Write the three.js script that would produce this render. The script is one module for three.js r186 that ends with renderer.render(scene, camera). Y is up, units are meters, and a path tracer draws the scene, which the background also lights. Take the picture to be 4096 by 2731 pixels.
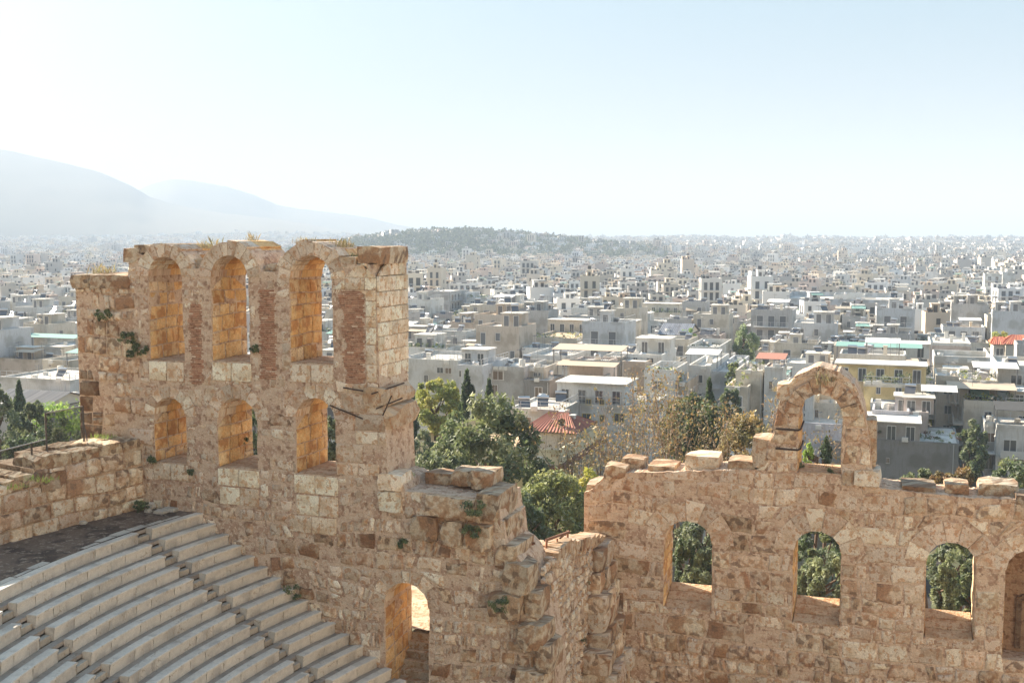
import * as THREE from 'three';
import { mergeGeometries } from 'three/addons/utils/BufferGeometryUtils.js';

// ---------------------------------------------------------------- camera, sky, sun, exposure
const scene = new THREE.Scene();
const FOC = 1100, PITCH = Math.atan(104 / FOC);                    // focal length in pixels of a 1024-wide picture
const camera = new THREE.PerspectiveCamera(2 * Math.atan(341 / FOC) * 180 / Math.PI, 1024 / 682, 0.5, 60000);
camera.position.set(0, 0, 0);
camera.rotation.x = -PITCH;
const renderer = new THREE.WebGLRenderer();
renderer.toneMapping = THREE.LinearToneMapping;
renderer.toneMappingExposure = 3.85;
renderer.shadowMap.enabled = true;
const RAD = Math.PI / 180;
const SUN_AZ = -52 * RAD, SUN_EL = 25 * RAD;
const sunDir = new THREE.Vector3(Math.sin(SUN_AZ) * Math.cos(SUN_EL), Math.sin(SUN_EL), -Math.cos(SUN_AZ) * Math.cos(SUN_EL));
const sun = new THREE.DirectionalLight(new THREE.Color(1.0, 0.87, 0.70), 5);
sun.position.copy(sunDir).multiplyScalar(600);
sun.castShadow = true;
sun.shadow.camera.left = sun.shadow.camera.bottom = -300; sun.shadow.camera.right = sun.shadow.camera.top = 300; sun.shadow.camera.far = 2000;
sun.shadow.mapSize.set(4096, 4096);
scene.add(sun, sun.target);
{
  const W = 1024, H = 512, a = new Float32Array(W * H * 4), d = new THREE.Vector3();
  const mix = (p, q, t) => p.map((x, i) => x + (q[i] - x) * t);
  const SKY = 0.243;
  for (let j = 0; j < H; j++) for (let i = 0; i < W; i++) {
    const el = ((j + 0.5) / H - 0.5) * Math.PI, az = ((i + 0.5) / W - 0.5) * 2 * Math.PI;
    d.set(Math.cos(el) * Math.cos(az), Math.sin(el), Math.cos(el) * Math.sin(az));
    const g = d.angleTo(sunDir) / RAD, e = Math.max(0, el / RAD);
    let c = mix([0.88, 0.66, 0.46], [0.27, 0.55, 0.71], 1 - Math.exp(-e / 7));
    c = mix(c, [0.20, 0.43, 0.76], Math.min(1, e / 80) ** 0.8);
    const k = 2.3 * Math.exp(-g / 24) + 2.5 * Math.exp(-g / 7);
    const o = (j * W + i) * 4;
    a[o] = (c[0] + k) * SKY; a[o + 1] = (c[1] + k * 0.97) * SKY; a[o + 2] = (c[2] + k * 0.86) * SKY; a[o + 3] = 1;
  }
  const t = new THREE.DataTexture(a, W, H, THREE.RGBAFormat, THREE.FloatType);
  t.mapping = THREE.EquirectangularReflectionMapping; t.magFilter = THREE.LinearFilter; t.needsUpdate = true;
  scene.background = t; scene.environment = t;
}
scene.fog = new THREE.FogExp2(new THREE.Color(0.68, 0.82, 1.0), 2.4e-4);

// ---------------------------------------------------------------- frame of the ruin: u along the stage wall, v away from the viewer, y up
const TURN = -Math.asin(0.33344187);
const UX = 0.94277066, UZ = 0.33344187;                            // u axis; the v axis is (UZ, 0, -UX)
const W3 = (u, v, y) => new THREE.Vector3(u * UX + v * UZ, y, u * UZ - v * UX);
const CP = Math.cos(PITCH), SP = Math.sin(PITCH);
function ray(px, py) {                                              // direction (u, v, y) seen at a place of the 2352-wide photograph
  const k = 1024 / 2352, dx = px * k - 512, dy = 341 - py * k, y = dy * CP - FOC * SP, z = -FOC * CP - dy * SP;
  return [dx * UX + z * UZ, dx * UZ - z * UX, y];
}
const atV = (px, py, v) => { const r = ray(px, py), t = v / r[1]; return [r[0] * t, r[2] * t]; };          // -> u, y
const atY = (px, py, y) => { const r = ray(px, py), t = y / r[2]; return [r[0] * t, r[1] * t]; };          // -> u, v
function rng(seed) { let a = seed >>> 0; return () => { a = (a + 0x6D2B79F5) | 0; let t = Math.imul(a ^ (a >>> 15), 1 | a); t = (t + Math.imul(t ^ (t >>> 7), 61 | t)) ^ t; return ((t ^ (t >>> 14)) >>> 0) / 4294967296; }; }
const R0 = rng(7);
const rr = (R, a, b) => a + (b - a) * R();
const pick = (R, l) => l[Math.min(l.length - 1, Math.floor(R() * l.length))];
const lerp = (a, b, t) => a + (b - a) * t;
const clamp = (x, a = 0, b = 1) => Math.min(b, Math.max(a, x));
const sstep = (a, b, x) => { const t = clamp((x - a) / (b - a)); return t * t * (3 - 2 * t); };
function curve(pts) { return (x) => { if (x <= pts[0][0]) return pts[0][1]; for (let i = 1; i < pts.length; i++) if (x <= pts[i][0]) return lerp(pts[i - 1][1], pts[i][1], (x - pts[i - 1][0]) / (pts[i][0] - pts[i - 1][0])); return pts[pts.length - 1][1]; }; }

// ---------------------------------------------------------------- noise and textures
const hash = (x, y, s) => { let h = Math.imul(x, 374761393) + Math.imul(y, 668265263) + Math.imul(s, 2147483647 ^ 0x5bd1e995); h = Math.imul(h ^ (h >>> 13), 1274126177); return ((h ^ (h >>> 16)) >>> 0) / 4294967296; };
function vnoise(x, y, per, s) {
  const xi = Math.floor(x), yi = Math.floor(y), fx = x - xi, fy = y - yi, m = (a) => ((a % per) + per) % per;
  const sx = fx * fx * (3 - 2 * fx), sy = fy * fy * (3 - 2 * fy), x0 = m(xi), x1 = m(xi + 1), y0 = m(yi), y1 = m(yi + 1);
  const a = hash(x0, y0, s), b = hash(x1, y0, s), c = hash(x0, y1, s), d = hash(x1, y1, s);
  return a + (b - a) * sx + (c - a) * sy + (a - b - c + d) * sx * sy;
}
function fbm(u, v, f, oct, s) { let t = 0, w = 0.5, n = 0; for (let i = 0; i < oct; i++) { t += w * vnoise(u * f, v * f, f, s + i * 17); n += w; w *= 0.5; f *= 2; } return t / n; }
function tex(size, metres, fn, colour = true) {
  const a = new Uint8Array(size * size * 4);
  for (let j = 0; j < size; j++) for (let i = 0; i < size; i++) { const c = fn(i / size, j / size), o = (j * size + i) * 4; for (let k = 0; k < 3; k++) a[o + k] = Math.round(255 * clamp(Array.isArray(c) ? c[k] : c)); a[o + 3] = 255; }
  const t = new THREE.DataTexture(a, size, size); t.wrapS = t.wrapT = THREE.RepeatWrapping; t.magFilter = THREE.LinearFilter;
  if (colour) t.colorSpace = THREE.SRGBColorSpace;
  t.repeat.set(1 / metres, 1 / metres); t.needsUpdate = true; return t;
}
const mixc = (a, b, t) => [lerp(a[0], b[0], t), lerp(a[1], b[1], t), lerp(a[2], b[2], t)];
const limestone = tex(512, 2.6, (u, v) => {
  const n = fbm(u, v, 4, 5, 1), p = fbm(u, v, 16, 4, 31), g = fbm(u, v, 64, 2, 61), vein = Math.abs(fbm(u, v, 6, 4, 91) - 0.5);
  let c = mixc([0.90, 0.83, 0.74], [1.0, 0.97, 0.92], sstep(0.32, 0.62, n));
  c = mixc(c, [0.84, 0.68, 0.54], 0.7 * sstep(0.55, 0.66, p)); c = mixc(c, [0.62, 0.52, 0.43], 0.7 * (1 - sstep(0.004, 0.018, vein)) * sstep(0.4, 0.6, n));
  return c.map((x) => x * (0.86 + 0.22 * g));
});
const weathered = tex(512, 2.9, (u, v) => {
  const n = fbm(u, v, 3, 6, 5), p = fbm(u, v, 12, 5, 37), g = fbm(u, v, 64, 2, 67);
  let c = mixc([0.86, 0.76, 0.65], [0.98, 0.94, 0.87], sstep(0.35, 0.6, p));
  c = mixc(c, [0.74, 0.58, 0.45], 0.8 * sstep(0.47, 0.58, n)); c = mixc(c, [0.58, 0.50, 0.43], 0.75 * sstep(0.57, 0.68, fbm(u, v, 8, 5, 77)));
  return c.map((x) => x * (0.84 + 0.25 * g));
});
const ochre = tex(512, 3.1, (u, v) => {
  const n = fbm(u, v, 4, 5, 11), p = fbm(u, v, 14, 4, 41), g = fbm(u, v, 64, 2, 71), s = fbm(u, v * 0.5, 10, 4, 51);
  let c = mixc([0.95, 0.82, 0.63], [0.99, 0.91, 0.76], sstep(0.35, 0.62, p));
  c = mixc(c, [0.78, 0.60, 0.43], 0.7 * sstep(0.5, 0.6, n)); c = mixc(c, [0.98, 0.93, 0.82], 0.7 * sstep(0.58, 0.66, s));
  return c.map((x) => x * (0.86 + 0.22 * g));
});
const mortarMap = tex(512, 1.9, (u, v) => {
  const n = fbm(u, v, 5, 5, 15), p = fbm(u, v, 22, 3, 45), g = fbm(u, v, 80, 2, 75);
  let c = mixc([0.84, 0.74, 0.66], [0.95, 0.88, 0.80], sstep(0.3, 0.66, n));
  c = mixc(c, [0.98, 0.94, 0.87], 0.8 * sstep(0.6, 0.66, p)); c = mixc(c, [0.62, 0.50, 0.41], 0.6 * sstep(0.60, 0.7, fbm(u, v, 9, 5, 95)));
  return c.map((x) => x * (0.85 + 0.24 * g));
});
const marbleMap = tex(512, 2.2, (u, v) => {
  const w = fbm(u, v, 3, 4, 21), vein = Math.abs(fbm(u, v * 0.5 + 0.3 * w, 8, 4, 25) - 0.5), g = fbm(u, v, 50, 3, 29);
  let c = mixc([0.84, 0.82, 0.79], [0.97, 0.95, 0.91], sstep(0.3, 0.65, w));
  c = mixc(c, [0.70, 0.62, 0.52], 0.6 * (1 - sstep(0.005, 0.04, vein)) * sstep(0.45, 0.6, fbm(u, v, 5, 3, 23))); return c.map((x) => x * (0.92 + 0.12 * g));
});
const stuccoMap = tex(512, 7, (u, v) => {
  const n = fbm(u, v, 4, 5, 101), s = fbm(u, v * 0.12, 40, 3, 103), g = fbm(u, v, 64, 2, 105);
  let c = mixc([0.86, 0.84, 0.80], [0.98, 0.97, 0.95], sstep(0.3, 0.6, n)); c = mixc(c, [0.82, 0.79, 0.74], 0.35 * sstep(0.60, 0.72, s) * sstep(0.45, 0.6, n)); return c.map((x) => x * (0.95 + 0.07 * g));
});
const earthMap = tex(512, 4, (u, v) => {
  const n = fbm(u, v, 5, 5, 111), p = fbm(u, v, 24, 3, 113), g = fbm(u, v, 90, 2, 115);
  let c = mixc([0.42, 0.37, 0.33], [0.62, 0.55, 0.49], sstep(0.35, 0.62, n)); c = mixc(c, [0.78, 0.73, 0.67], 0.85 * sstep(0.63, 0.67, p)); return c.map((x) => x * (0.82 + 0.3 * g));
});
const rockBump = tex(512, 1.7, (u, v) => { const n = fbm(u, v, 5, 6, 121), p = Math.abs(fbm(u, v, 9, 4, 123) - 0.5) * 2; return 0.75 * n + 0.35 * sstep(0, 0.2, p) - 0.12; }, false);
const fineBump = tex(256, 1.1, (u, v) => fbm(u, v, 12, 4, 131), false);

// ---------------------------------------------------------------- materials
const std = (o) => new THREE.MeshStandardMaterial({ roughness: 0.92, metalness: 0, ...o });
const lin = (r, g, b) => new THREE.Color().setRGB(r, g, b);
const M = {
  stone: std({ map: limestone, bumpMap: rockBump, bumpScale: 0.035, vertexColors: true }),
  worn: std({ map: weathered, bumpMap: rockBump, bumpScale: 0.05, vertexColors: true }),
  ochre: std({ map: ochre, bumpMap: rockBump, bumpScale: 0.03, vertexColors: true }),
  mortar: std({ map: mortarMap, bumpMap: rockBump, bumpScale: 0.045, vertexColors: true }),
  marble: std({ map: marbleMap, bumpMap: fineBump, bumpScale: 0.006, vertexColors: true, roughness: 0.7 }),
  earth: std({ map: earthMap, bumpMap: rockBump, bumpScale: 0.03, vertexColors: true, roughness: 1 }),
  brick: std({ map: mortarMap, vertexColors: true, bumpMap: fineBump, bumpScale: 0.01 }),
  iron: std({ color: lin(0.07, 0.045, 0.035), roughness: 0.7, metalness: 0.4, bumpMap: fineBump, bumpScale: 0.003 }),
  rust: std({ color: lin(0.20, 0.09, 0.05), roughness: 0.85, bumpMap: fineBump, bumpScale: 0.004 }),
  leaf: new THREE.MeshPhysicalMaterial({ vertexColors: true, roughness: 0.9, transmission: 0.5, thickness: 0, side: THREE.DoubleSide }),
  bark: std({ map: mortarMap, vertexColors: true, bumpMap: rockBump, bumpScale: 0.02 }),
  ground: std({ map: limestone, vertexColors: true, roughness: 1 }),
  city: std({ vertexColors: true, roughness: 0.85 }),
};
const stucco = (r, g, b) => std({ map: stuccoMap, color: lin(r, g, b), bumpMap: fineBump, bumpScale: 0.004, roughness: 0.88 });

// ---------------------------------------------------------------- geometry collector
class G {
  constructor(m) { this.p = []; this.t = []; this.c = []; this.i = []; this.m = m || null; this.col = [1, 1, 1]; this.o = [0, 0]; }
  v(x, y, z, a, b) { const q = this.m; if (q) { const e = q.elements; this.p.push(e[0] * x + e[4] * y + e[8] * z + e[12], e[1] * x + e[5] * y + e[9] * z + e[13], e[2] * x + e[6] * y + e[10] * z + e[14]); } else this.p.push(x, y, z); this.t.push(a + this.o[0], b + this.o[1]); this.c.push(...this.col); return this.p.length / 3 - 1; }
  f(a, b, c) { this.i.push(a, b, c); }
  quad(P, ua = 0, ub = 1) { const k = P.map((q) => this.v(q[0], q[1], q[2], q[ua], q[ub])); this.f(k[0], k[1], k[2]); this.f(k[0], k[2], k[3]); }
  box(x0, y0, z0, x1, y1, z1) {
    this.quad([[x0, y0, z1], [x1, y0, z1], [x1, y1, z1], [x0, y1, z1]]); this.quad([[x1, y0, z0], [x0, y0, z0], [x0, y1, z0], [x1, y1, z0]]);
    this.quad([[x1, y0, z1], [x1, y0, z0], [x1, y1, z0], [x1, y1, z1]], 2, 1); this.quad([[x0, y0, z0], [x0, y0, z1], [x0, y1, z1], [x0, y1, z0]], 2, 1);
    this.quad([[x0, y1, z1], [x1, y1, z1], [x1, y1, z0], [x0, y1, z0]], 0, 2); this.quad([[x0, y0, z0], [x1, y0, z0], [x1, y0, z1], [x0, y0, z1]], 0, 2); return this;
  }
  tube(pts, rad, n = 6) {                                            // pts [x,y,z], rad per point
    let prev = null; const d = new THREE.Vector3(), s = new THREE.Vector3(), q = new THREE.Vector3();
    for (let k = 0; k < pts.length; k++) {
      const a = pts[Math.max(0, k - 1)], b = pts[Math.min(pts.length - 1, k + 1)];
      d.set(b[0] - a[0], b[1] - a[1], b[2] - a[2]).normalize(); s.set(Math.abs(d.y) > 0.9 ? 1 : 0, Math.abs(d.y) > 0.9 ? 0 : 1, 0).cross(d).normalize(); q.crossVectors(d, s);
      const r = Array.isArray(rad) ? rad[k] : rad, ring = [];
      for (let j = 0; j < n; j++) { const t = j / n * 2 * Math.PI, x = Math.cos(t) * r, y = Math.sin(t) * r; ring.push(this.v(pts[k][0] + s.x * x + q.x * y, pts[k][1] + s.y * x + q.y * y, pts[k][2] + s.z * x + q.z * y, t * r, k)); }
      if (prev) for (let j = 0; j < n; j++) { const j1 = (j + 1) % n; this.f(prev[j], prev[j1], ring[j1]); this.f(prev[j], ring[j1], ring[j]); }
      prev = ring;
    }
    return this;
  }
  geo() {
    const g = new THREE.BufferGeometry(); g.setAttribute('position', new THREE.Float32BufferAttribute(this.p, 3)); g.setAttribute('uv', new THREE.Float32BufferAttribute(this.t, 2));
    g.setAttribute('color', new THREE.Float32BufferAttribute(this.c, 3)); g.setIndex(this.i); g.computeVertexNormals(); return g;
  }
  build(name, mat, parent) { return mesh(name, this.geo(), mat, parent); }
}
function mesh(name, geo, mat, parent) { const o = new THREE.Mesh(geo, mat); o.name = name; o.castShadow = o.receiveShadow = true; if (parent) parent.add(o); return o; }
const taken = {};
function numbered(n) { const k = taken[n] = (taken[n] ?? -1) + 1; return k ? `${n}_${String(k).padStart(3, '0')}` : n; }
function thing(name, label, category, u, v, y, group, turn = 0) {     // a group at the thing's base; its children use x along u, y up, z towards the viewer
  const o = new THREE.Group(); o.name = numbered(name); o.position.copy(W3(u, v, y)); o.rotation.y = TURN + turn;
  o.userData = { label, category }; if (group) o.userData.group = group; scene.add(o); return o;
}
const local = (u, v, y) => new THREE.Matrix4().makeTranslation(-u, -y, v);          // ruin frame (u, y, -v) -> inside a thing based at u, v, y
function structure(o, label) { o.userData = { kind: 'structure', ...(label ? { label, category: 'ground' } : {}) }; scene.add(o); return o; }

// ================================================================ the ruin
const PAL = {
  pale: [[0.800, 0.750, 0.671], [0.800, 0.800, 0.725], [0.744, 0.694, 0.623], [0.787, 0.716, 0.615]],
  mixed: [[0.735, 0.672, 0.603], [0.624, 0.561, 0.498], [0.694, 0.619, 0.550], [0.571, 0.507, 0.450], [0.775, 0.745, 0.682], [0.606, 0.514, 0.451]],
  pink: [[0.691, 0.603, 0.532], [0.654, 0.556, 0.485], [0.738, 0.661, 0.583], [0.613, 0.521, 0.451], [0.688, 0.568, 0.484], [0.765, 0.706, 0.625]],
  jamb: [[0.75, 0.62, 0.45], [0.71, 0.58, 0.41], [0.77, 0.66, 0.51], [0.67, 0.53, 0.36]],  // ochre patina, with sunlight bounced across the opening painted into the tone
  brown: [[0.473, 0.376, 0.295], [0.543, 0.446, 0.356], [0.595, 0.506, 0.417], [0.425, 0.336, 0.263]],
};
const vary = (R, c, k = 0.1) => { const f = 1 + (R() - 0.5) * 2 * k; return c.map((x) => x * f); };
// one stone: an outline in the plane of a wall face, standing proud of it with a worn edge; 40 to 50 triangles
function stone(m, poly, pr, bev, R, col, depth = 0.08) {
  const g = new G(m); g.col = col; g.o = [R() * 9, R() * 9];
  const n = poly.length; let cx = 0, cy = 0; for (const q of poly) { cx += q[0] / n; cy += q[1] / n; }
  const tx = (R() - 0.5) * 0.05, ty = (R() - 0.5) * 0.05;
  const ring = (inset, z, rough) => poly.map(([x, y]) => { const dx = cx - x, dy = cy - y, l = Math.hypot(dx, dy) || 1, k = Math.min(0.45, inset / l); const a = x + dx * k, b = y + dy * k; return g.v(a, b, z + (rough ? (R() - 0.5) * rough + (a - cx) * tx + (b - cy) * ty : 0), a, b); });
  const r0 = ring(0, -depth, 0), r1 = ring(bev * 0.25, pr * 0.45, 0), r2 = ring(bev, pr, pr * 0.5), mid = g.v(cx, cy, pr * (1 + 0.3 * R()), cx, cy);
  for (let k = 0; k < n; k++) { const j = (k + 1) % n; g.f(r0[k], r0[j], r1[j]); g.f(r0[k], r1[j], r1[k]); g.f(r1[k], r1[j], r2[j]); g.f(r1[k], r2[j], r2[k]); g.f(r2[k], r2[j], mid); }
  return g;
}
const areaOf = (q) => { let s = 0; for (let k = 0; k < q.length; k++) { const a = q[k], b = q[(k + 1) % q.length]; s += a[0] * b[1] - a[1] * b[0]; } return s / 2; };
function outline(q, st, R) {                                           // a four-cornered cell -> an eight-cornered worn outline
  const cx = (q[0][0] + q[1][0] + q[2][0] + q[3][0]) / 4, cy = (q[0][1] + q[1][1] + q[2][1] + q[3][1]) / 4, out = [];
  const sz = Math.sqrt(Math.abs(areaOf(q)));
  for (let k = 0; k < 4; k++) {
    const a = q[k], b = q[(k + 1) % 4], dx = cx - a[0], dy = cy - a[1], l = Math.hypot(dx, dy) || 1, ins = (st.gap * 0.7 + sz * st.rnd * R()) / l;
    out.push([a[0] + dx * Math.min(0.6, ins), a[1] + dy * Math.min(0.6, ins)]);
    const t = 0.35 + 0.3 * R(), mx = lerp(a[0], b[0], t), my = lerp(a[1], b[1], t), ex = cx - mx, ey = cy - my, e = Math.hypot(ex, ey) || 1, o = (st.gap * 0.5 + sz * st.jit * (R() * 1.4 - 0.4)) / e;
    out.push([mx + ex * Math.min(0.5, o), my + ey * Math.min(0.5, o)]);
  }
  return out;
}
// stones in courses over a face; inside(x, y) says where the face is, style(x, y) how it is laid
function lay(F, R) {
  const out = [], S = 0.04;
  for (let y = F.y0; y < F.y1;) {
    const h = rr(R, F.h[0], F.h[1]), yb = y + h, ym = y + h / 2, spans = []; let open = null;
    for (let x = F.x0; x <= F.x1 + S; x += S) { const ok = x <= F.x1 && F.inside(x, ym); if (ok && open === null) open = x; if (!ok && open !== null) { spans.push([open, x - S]); open = null; } }
    const edge = (x, yy, dir) => { let k = 0; if (F.inside(x, yy)) { while (k++ < 10 && F.inside(x + dir * S, yy)) x += dir * S; } else { while (k++ < 24 && !F.inside(x, yy)) x -= dir * S; } return x; };
    for (const [a, b] of spans) {
      if (b - a < 0.1) continue;
      let x = a, lb = edge(a, y + 0.01, -1), lt = edge(a, yb - 0.01, -1);
      while (x < b - 0.05) {
        const st = F.style(x, ym, R); let w = h * rr(R, st.ar[0], st.ar[1]); if (b - (x + w) < 0.45 * h) w = b - x;
        const xe = Math.min(b, x + w), last = xe >= b - 1e-6, sk = (R() - 0.5) * st.jit * h;
        const rb = last ? edge(b, y + 0.01, 1) : xe + sk, rt = last ? edge(b, yb - 0.01, 1) : xe - sk;
        const dy = () => (R() - 0.5) * st.jit * h * 0.5, q = [[lb, y + dy()], [rb, y + dy()], [rt, yb + dy()], [lt, yb + dy()]];
        const cells = []; const mid = (p, r2, t) => [lerp(p[0], r2[0], t), lerp(p[1], r2[1], t)];
        if (R() < st.split) { const t = rr(R, 0.35, 0.65);
          if (w > h * 1.1 || R() < 0.4) { const p = mid(q[0], q[1], t), r2 = mid(q[3], q[2], t + (R() - 0.5) * 0.2); cells.push([q[0], p, r2, q[3]], [p, q[1], q[2], r2]); }
          else { const p = mid(q[0], q[3], t), r2 = mid(q[1], q[2], t + (R() - 0.5) * 0.2); cells.push([q[0], q[1], r2, p], [p, r2, q[2], q[3]]); }
          if (R() < st.split * 0.7) { const c = cells.pop(), p = mid(c[0], c[1], 0.5), r2 = mid(c[3], c[2], 0.5); cells.push([c[0], p, r2, c[3]], [p, c[1], c[2], r2]); }
        } else cells.push(q);
        for (const c of cells) {
          if (R() < st.drop) continue;
          const o = outline(c, st, R); if (st.jit > 0.04) for (const p of o) { const a = vnoise(p[0] * 0.45 + 50, p[1] * 0.6 + 50, 4096, 801), b = vnoise(p[0] * 0.5 + 90, p[1] * 0.5 + 70, 4096, 803); p[0] += (a - 0.5) * 3.2 * st.jit; p[1] += (b - 0.5) * 4.2 * st.jit; }
          const cx = o.reduce((s, p) => s + p[0], 0) / 8, cy = o.reduce((s, p) => s + p[1], 0) / 8;
          for (const p of o) { let k = 0; while (k++ < 12 && !F.inside(p[0], p[1])) { p[0] = lerp(p[0], cx, 0.12); p[1] = lerp(p[1], cy, 0.12); } }
          const ar = areaOf(o); if (ar < 0.012) continue;
          out.push({ poly: o, area: ar, st, m: F.m, pr: rr(R, st.pr[0], st.pr[1]), mat: st.mat(R), col: vary(R, pick(R, st.pal), 0.12), name: F.name || 'block' });
        }
        x = xe; lb = rb; lt = rt;
      }
    }
    y = yb;
  }
  return out;
}
// the largest become parts of their own, the rest one part
function emit(owner, stones, most, R, rest = 'small_stones') {
  stones.sort((a, b) => b.area * (b.boost || 1) - a.area * (a.boost || 1));
  const left = [];
  stones.forEach((s, k) => { const g = stone(s.m, s.poly, s.pr, Math.min(0.09, 0.25 * Math.sqrt(s.area)) * (s.st.bev ?? 1), R, s.col); if (k < most) g.build(s.name, s.mat, owner); else left.push(g.geo()); });
  if (left.length) { const o = mesh(rest, mergeGeometries(left), M.stone, owner); o.userData = { kind: 'stuff' }; }
}
function boulder(owner, name, mat, col, u0, u1, y0, y1, v0, v1, base, R, rough = 0.12, cut = 0.25) {
  const g = new G(base), sx = u1 - u0, sy = y1 - y0, sz = v1 - v0, s = Math.min(sx, sy, sz), box = new THREE.BoxGeometry(sx, sy, sz, 3, 2, 2), P = box.attributes.position, seen = {};
  g.col = col; g.o = [R() * 9, R() * 9];
  for (let k = 0; k < P.count; k++) {
    const x = P.getX(k), y = P.getY(k), z = P.getZ(k), key = `${x.toFixed(3)},${y.toFixed(3)},${z.toFixed(3)}`;
    if (!(key in seen)) {
      const edge = (Math.abs(x) > sx * 0.4) + (Math.abs(y) > sy * 0.4) + (Math.abs(z) > sz * 0.4), c = edge === 3 ? cut : edge === 2 ? cut * 0.2 : 0;
      const j = () => (R() - 0.5) * rough * s, X = x - Math.sign(x) * c * s * 0.5 * R() + j(), Y = y - Math.sign(y) * c * s * 0.5 * (y > 0 ? 1 : 0.3) * R() + j(), Z = z - Math.sign(z) * c * s * 0.5 * R() + j();
      seen[key] = g.v((u0 + u1) / 2 + X, (y0 + y1) / 2 + Y, -(v0 + v1) / 2 + Z, x + z, y + z * 0.6);
    }
    P.setX(k, seen[key]);
  }
  const I = box.index; for (let k = 0; k < I.count; k += 3) g.f(P.getX(I.getX(k)), P.getX(I.getX(k + 1)), P.getX(I.getX(k + 2)));
  const geo = g.geo().toNonIndexed(); geo.computeVertexNormals(); return mesh(name, geo, mat, owner);
}
// the solid core of a wall: its outline with its openings, thick
function core(owner, pts, holes, v0, T, base, col, name = 'core') {
  const s = new THREE.Shape(pts.map((p) => new THREE.Vector2(p[0], p[1])));
  for (const h of holes) s.holes.push(new THREE.Path(h.map((p) => new THREE.Vector2(p[0], p[1]))));
  const g = new THREE.ExtrudeGeometry(s, { depth: T, bevelEnabled: false, curveSegments: 4 }); g.translate(0, 0, -(v0 + T)); g.applyMatrix4(base);
  const n = g.attributes.position.count, c = new Float32Array(n * 3); for (let k = 0; k < n; k++) c.set(col, k * 3);
  g.setAttribute('color', new THREE.BufferAttribute(c, 3)); return mesh(name, g, M.mortar, owner);
}
const archPath = (o, R, j = 0.03) => { const p = [[o.c - o.hw, o.sill]]; for (let y = o.sill + 0.7; y < o.spr - 0.2; y += 0.7) p.push([o.c - o.hw + (R() - 0.5) * j * 2, y]); for (let k = 0; k <= 14; k++) { const t = Math.PI * (1 - k / 14); p.push([o.c + Math.cos(t) * o.hw, o.spr + Math.sin(t) * o.r + (R() - 0.5) * j]); } for (let y = o.spr - 0.5; y > o.sill + 0.3; y -= 0.7) p.push([o.c + o.hw + (R() - 0.5) * j * 3, y]); p.push([o.c + o.hw, o.sill]); return p; };
const inOpen = (o, x, y) => y > o.sill - 0.01 && (y <= o.spr ? Math.abs(x - o.c) < o.hw + 0.01 : ((x - o.c) / (o.hw + o.ring)) ** 2 + ((y - o.spr) / (o.r + o.ring)) ** 2 < 1);
function voussoirs(owner, o, v0, T, base, R, pal, front = M.stone, proud = 0.03) {
  const n = Math.max(7, Math.round(Math.PI * (o.hw + o.ring / 2) / (o.step || 0.5)));
  let t0 = 0;
  for (let k = 0; k < n; k++) {
    const t1 = k === n - 1 ? Math.PI : Math.PI * (k + 1 + (R() - 0.5) * 0.35) / n, ro = o.ring * rr(R, 0.82, 1.12), split = T * rr(R, 0.3, 0.6);
    for (const [a, b] of [[-proud * rr(R, 0.5, 1.6), split], [split + 0.02, T + 0.01]]) {
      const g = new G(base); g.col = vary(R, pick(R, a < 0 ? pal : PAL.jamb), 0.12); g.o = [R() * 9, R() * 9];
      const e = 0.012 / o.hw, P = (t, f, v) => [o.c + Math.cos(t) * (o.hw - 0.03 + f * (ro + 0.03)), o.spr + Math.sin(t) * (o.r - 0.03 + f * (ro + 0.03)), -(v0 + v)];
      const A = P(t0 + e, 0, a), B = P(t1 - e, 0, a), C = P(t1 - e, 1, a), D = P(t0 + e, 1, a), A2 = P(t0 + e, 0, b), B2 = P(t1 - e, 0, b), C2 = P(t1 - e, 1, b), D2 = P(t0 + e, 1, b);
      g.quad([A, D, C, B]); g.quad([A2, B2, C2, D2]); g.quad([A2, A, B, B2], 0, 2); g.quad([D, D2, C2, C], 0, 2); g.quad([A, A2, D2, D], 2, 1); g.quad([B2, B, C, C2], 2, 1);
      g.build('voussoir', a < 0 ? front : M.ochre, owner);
    }
    t0 = t1;
  }
}
function jambs(list, o, v0, T, base, R) {                              // the stones lining both sides of an opening
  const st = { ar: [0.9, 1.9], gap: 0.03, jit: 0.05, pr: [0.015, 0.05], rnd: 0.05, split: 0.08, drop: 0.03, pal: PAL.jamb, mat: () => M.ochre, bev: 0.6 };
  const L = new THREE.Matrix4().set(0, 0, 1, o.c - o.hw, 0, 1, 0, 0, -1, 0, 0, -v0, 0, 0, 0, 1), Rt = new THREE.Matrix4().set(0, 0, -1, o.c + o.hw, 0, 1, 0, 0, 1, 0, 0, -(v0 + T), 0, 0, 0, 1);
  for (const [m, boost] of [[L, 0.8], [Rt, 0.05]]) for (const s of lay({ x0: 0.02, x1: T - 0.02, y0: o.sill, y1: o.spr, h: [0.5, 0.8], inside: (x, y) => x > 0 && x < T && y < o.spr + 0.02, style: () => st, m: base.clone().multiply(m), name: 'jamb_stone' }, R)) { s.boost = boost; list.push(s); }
}
const ashlar = { ar: [1.1, 1.9], gap: 0.016, jit: 0.015, pr: [0.02, 0.045], rnd: 0.02, split: 0, drop: 0, pal: PAL.pale, mat: (R) => M.stone, bev: 0.4 };
const special = (list, x0, x1, y0, y1, m, R, st = ashlar) => { const q = outline([[x0, y0], [x1, y0], [x1, y1], [x0, y1]], st, R); list.push({ poly: q, area: areaOf(q), st, m, pr: rr(R, 0.03, 0.06), mat: st.mat(R), col: vary(R, pick(R, st.pal), 0.08), name: 'block', boost: 3 }); };

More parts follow.
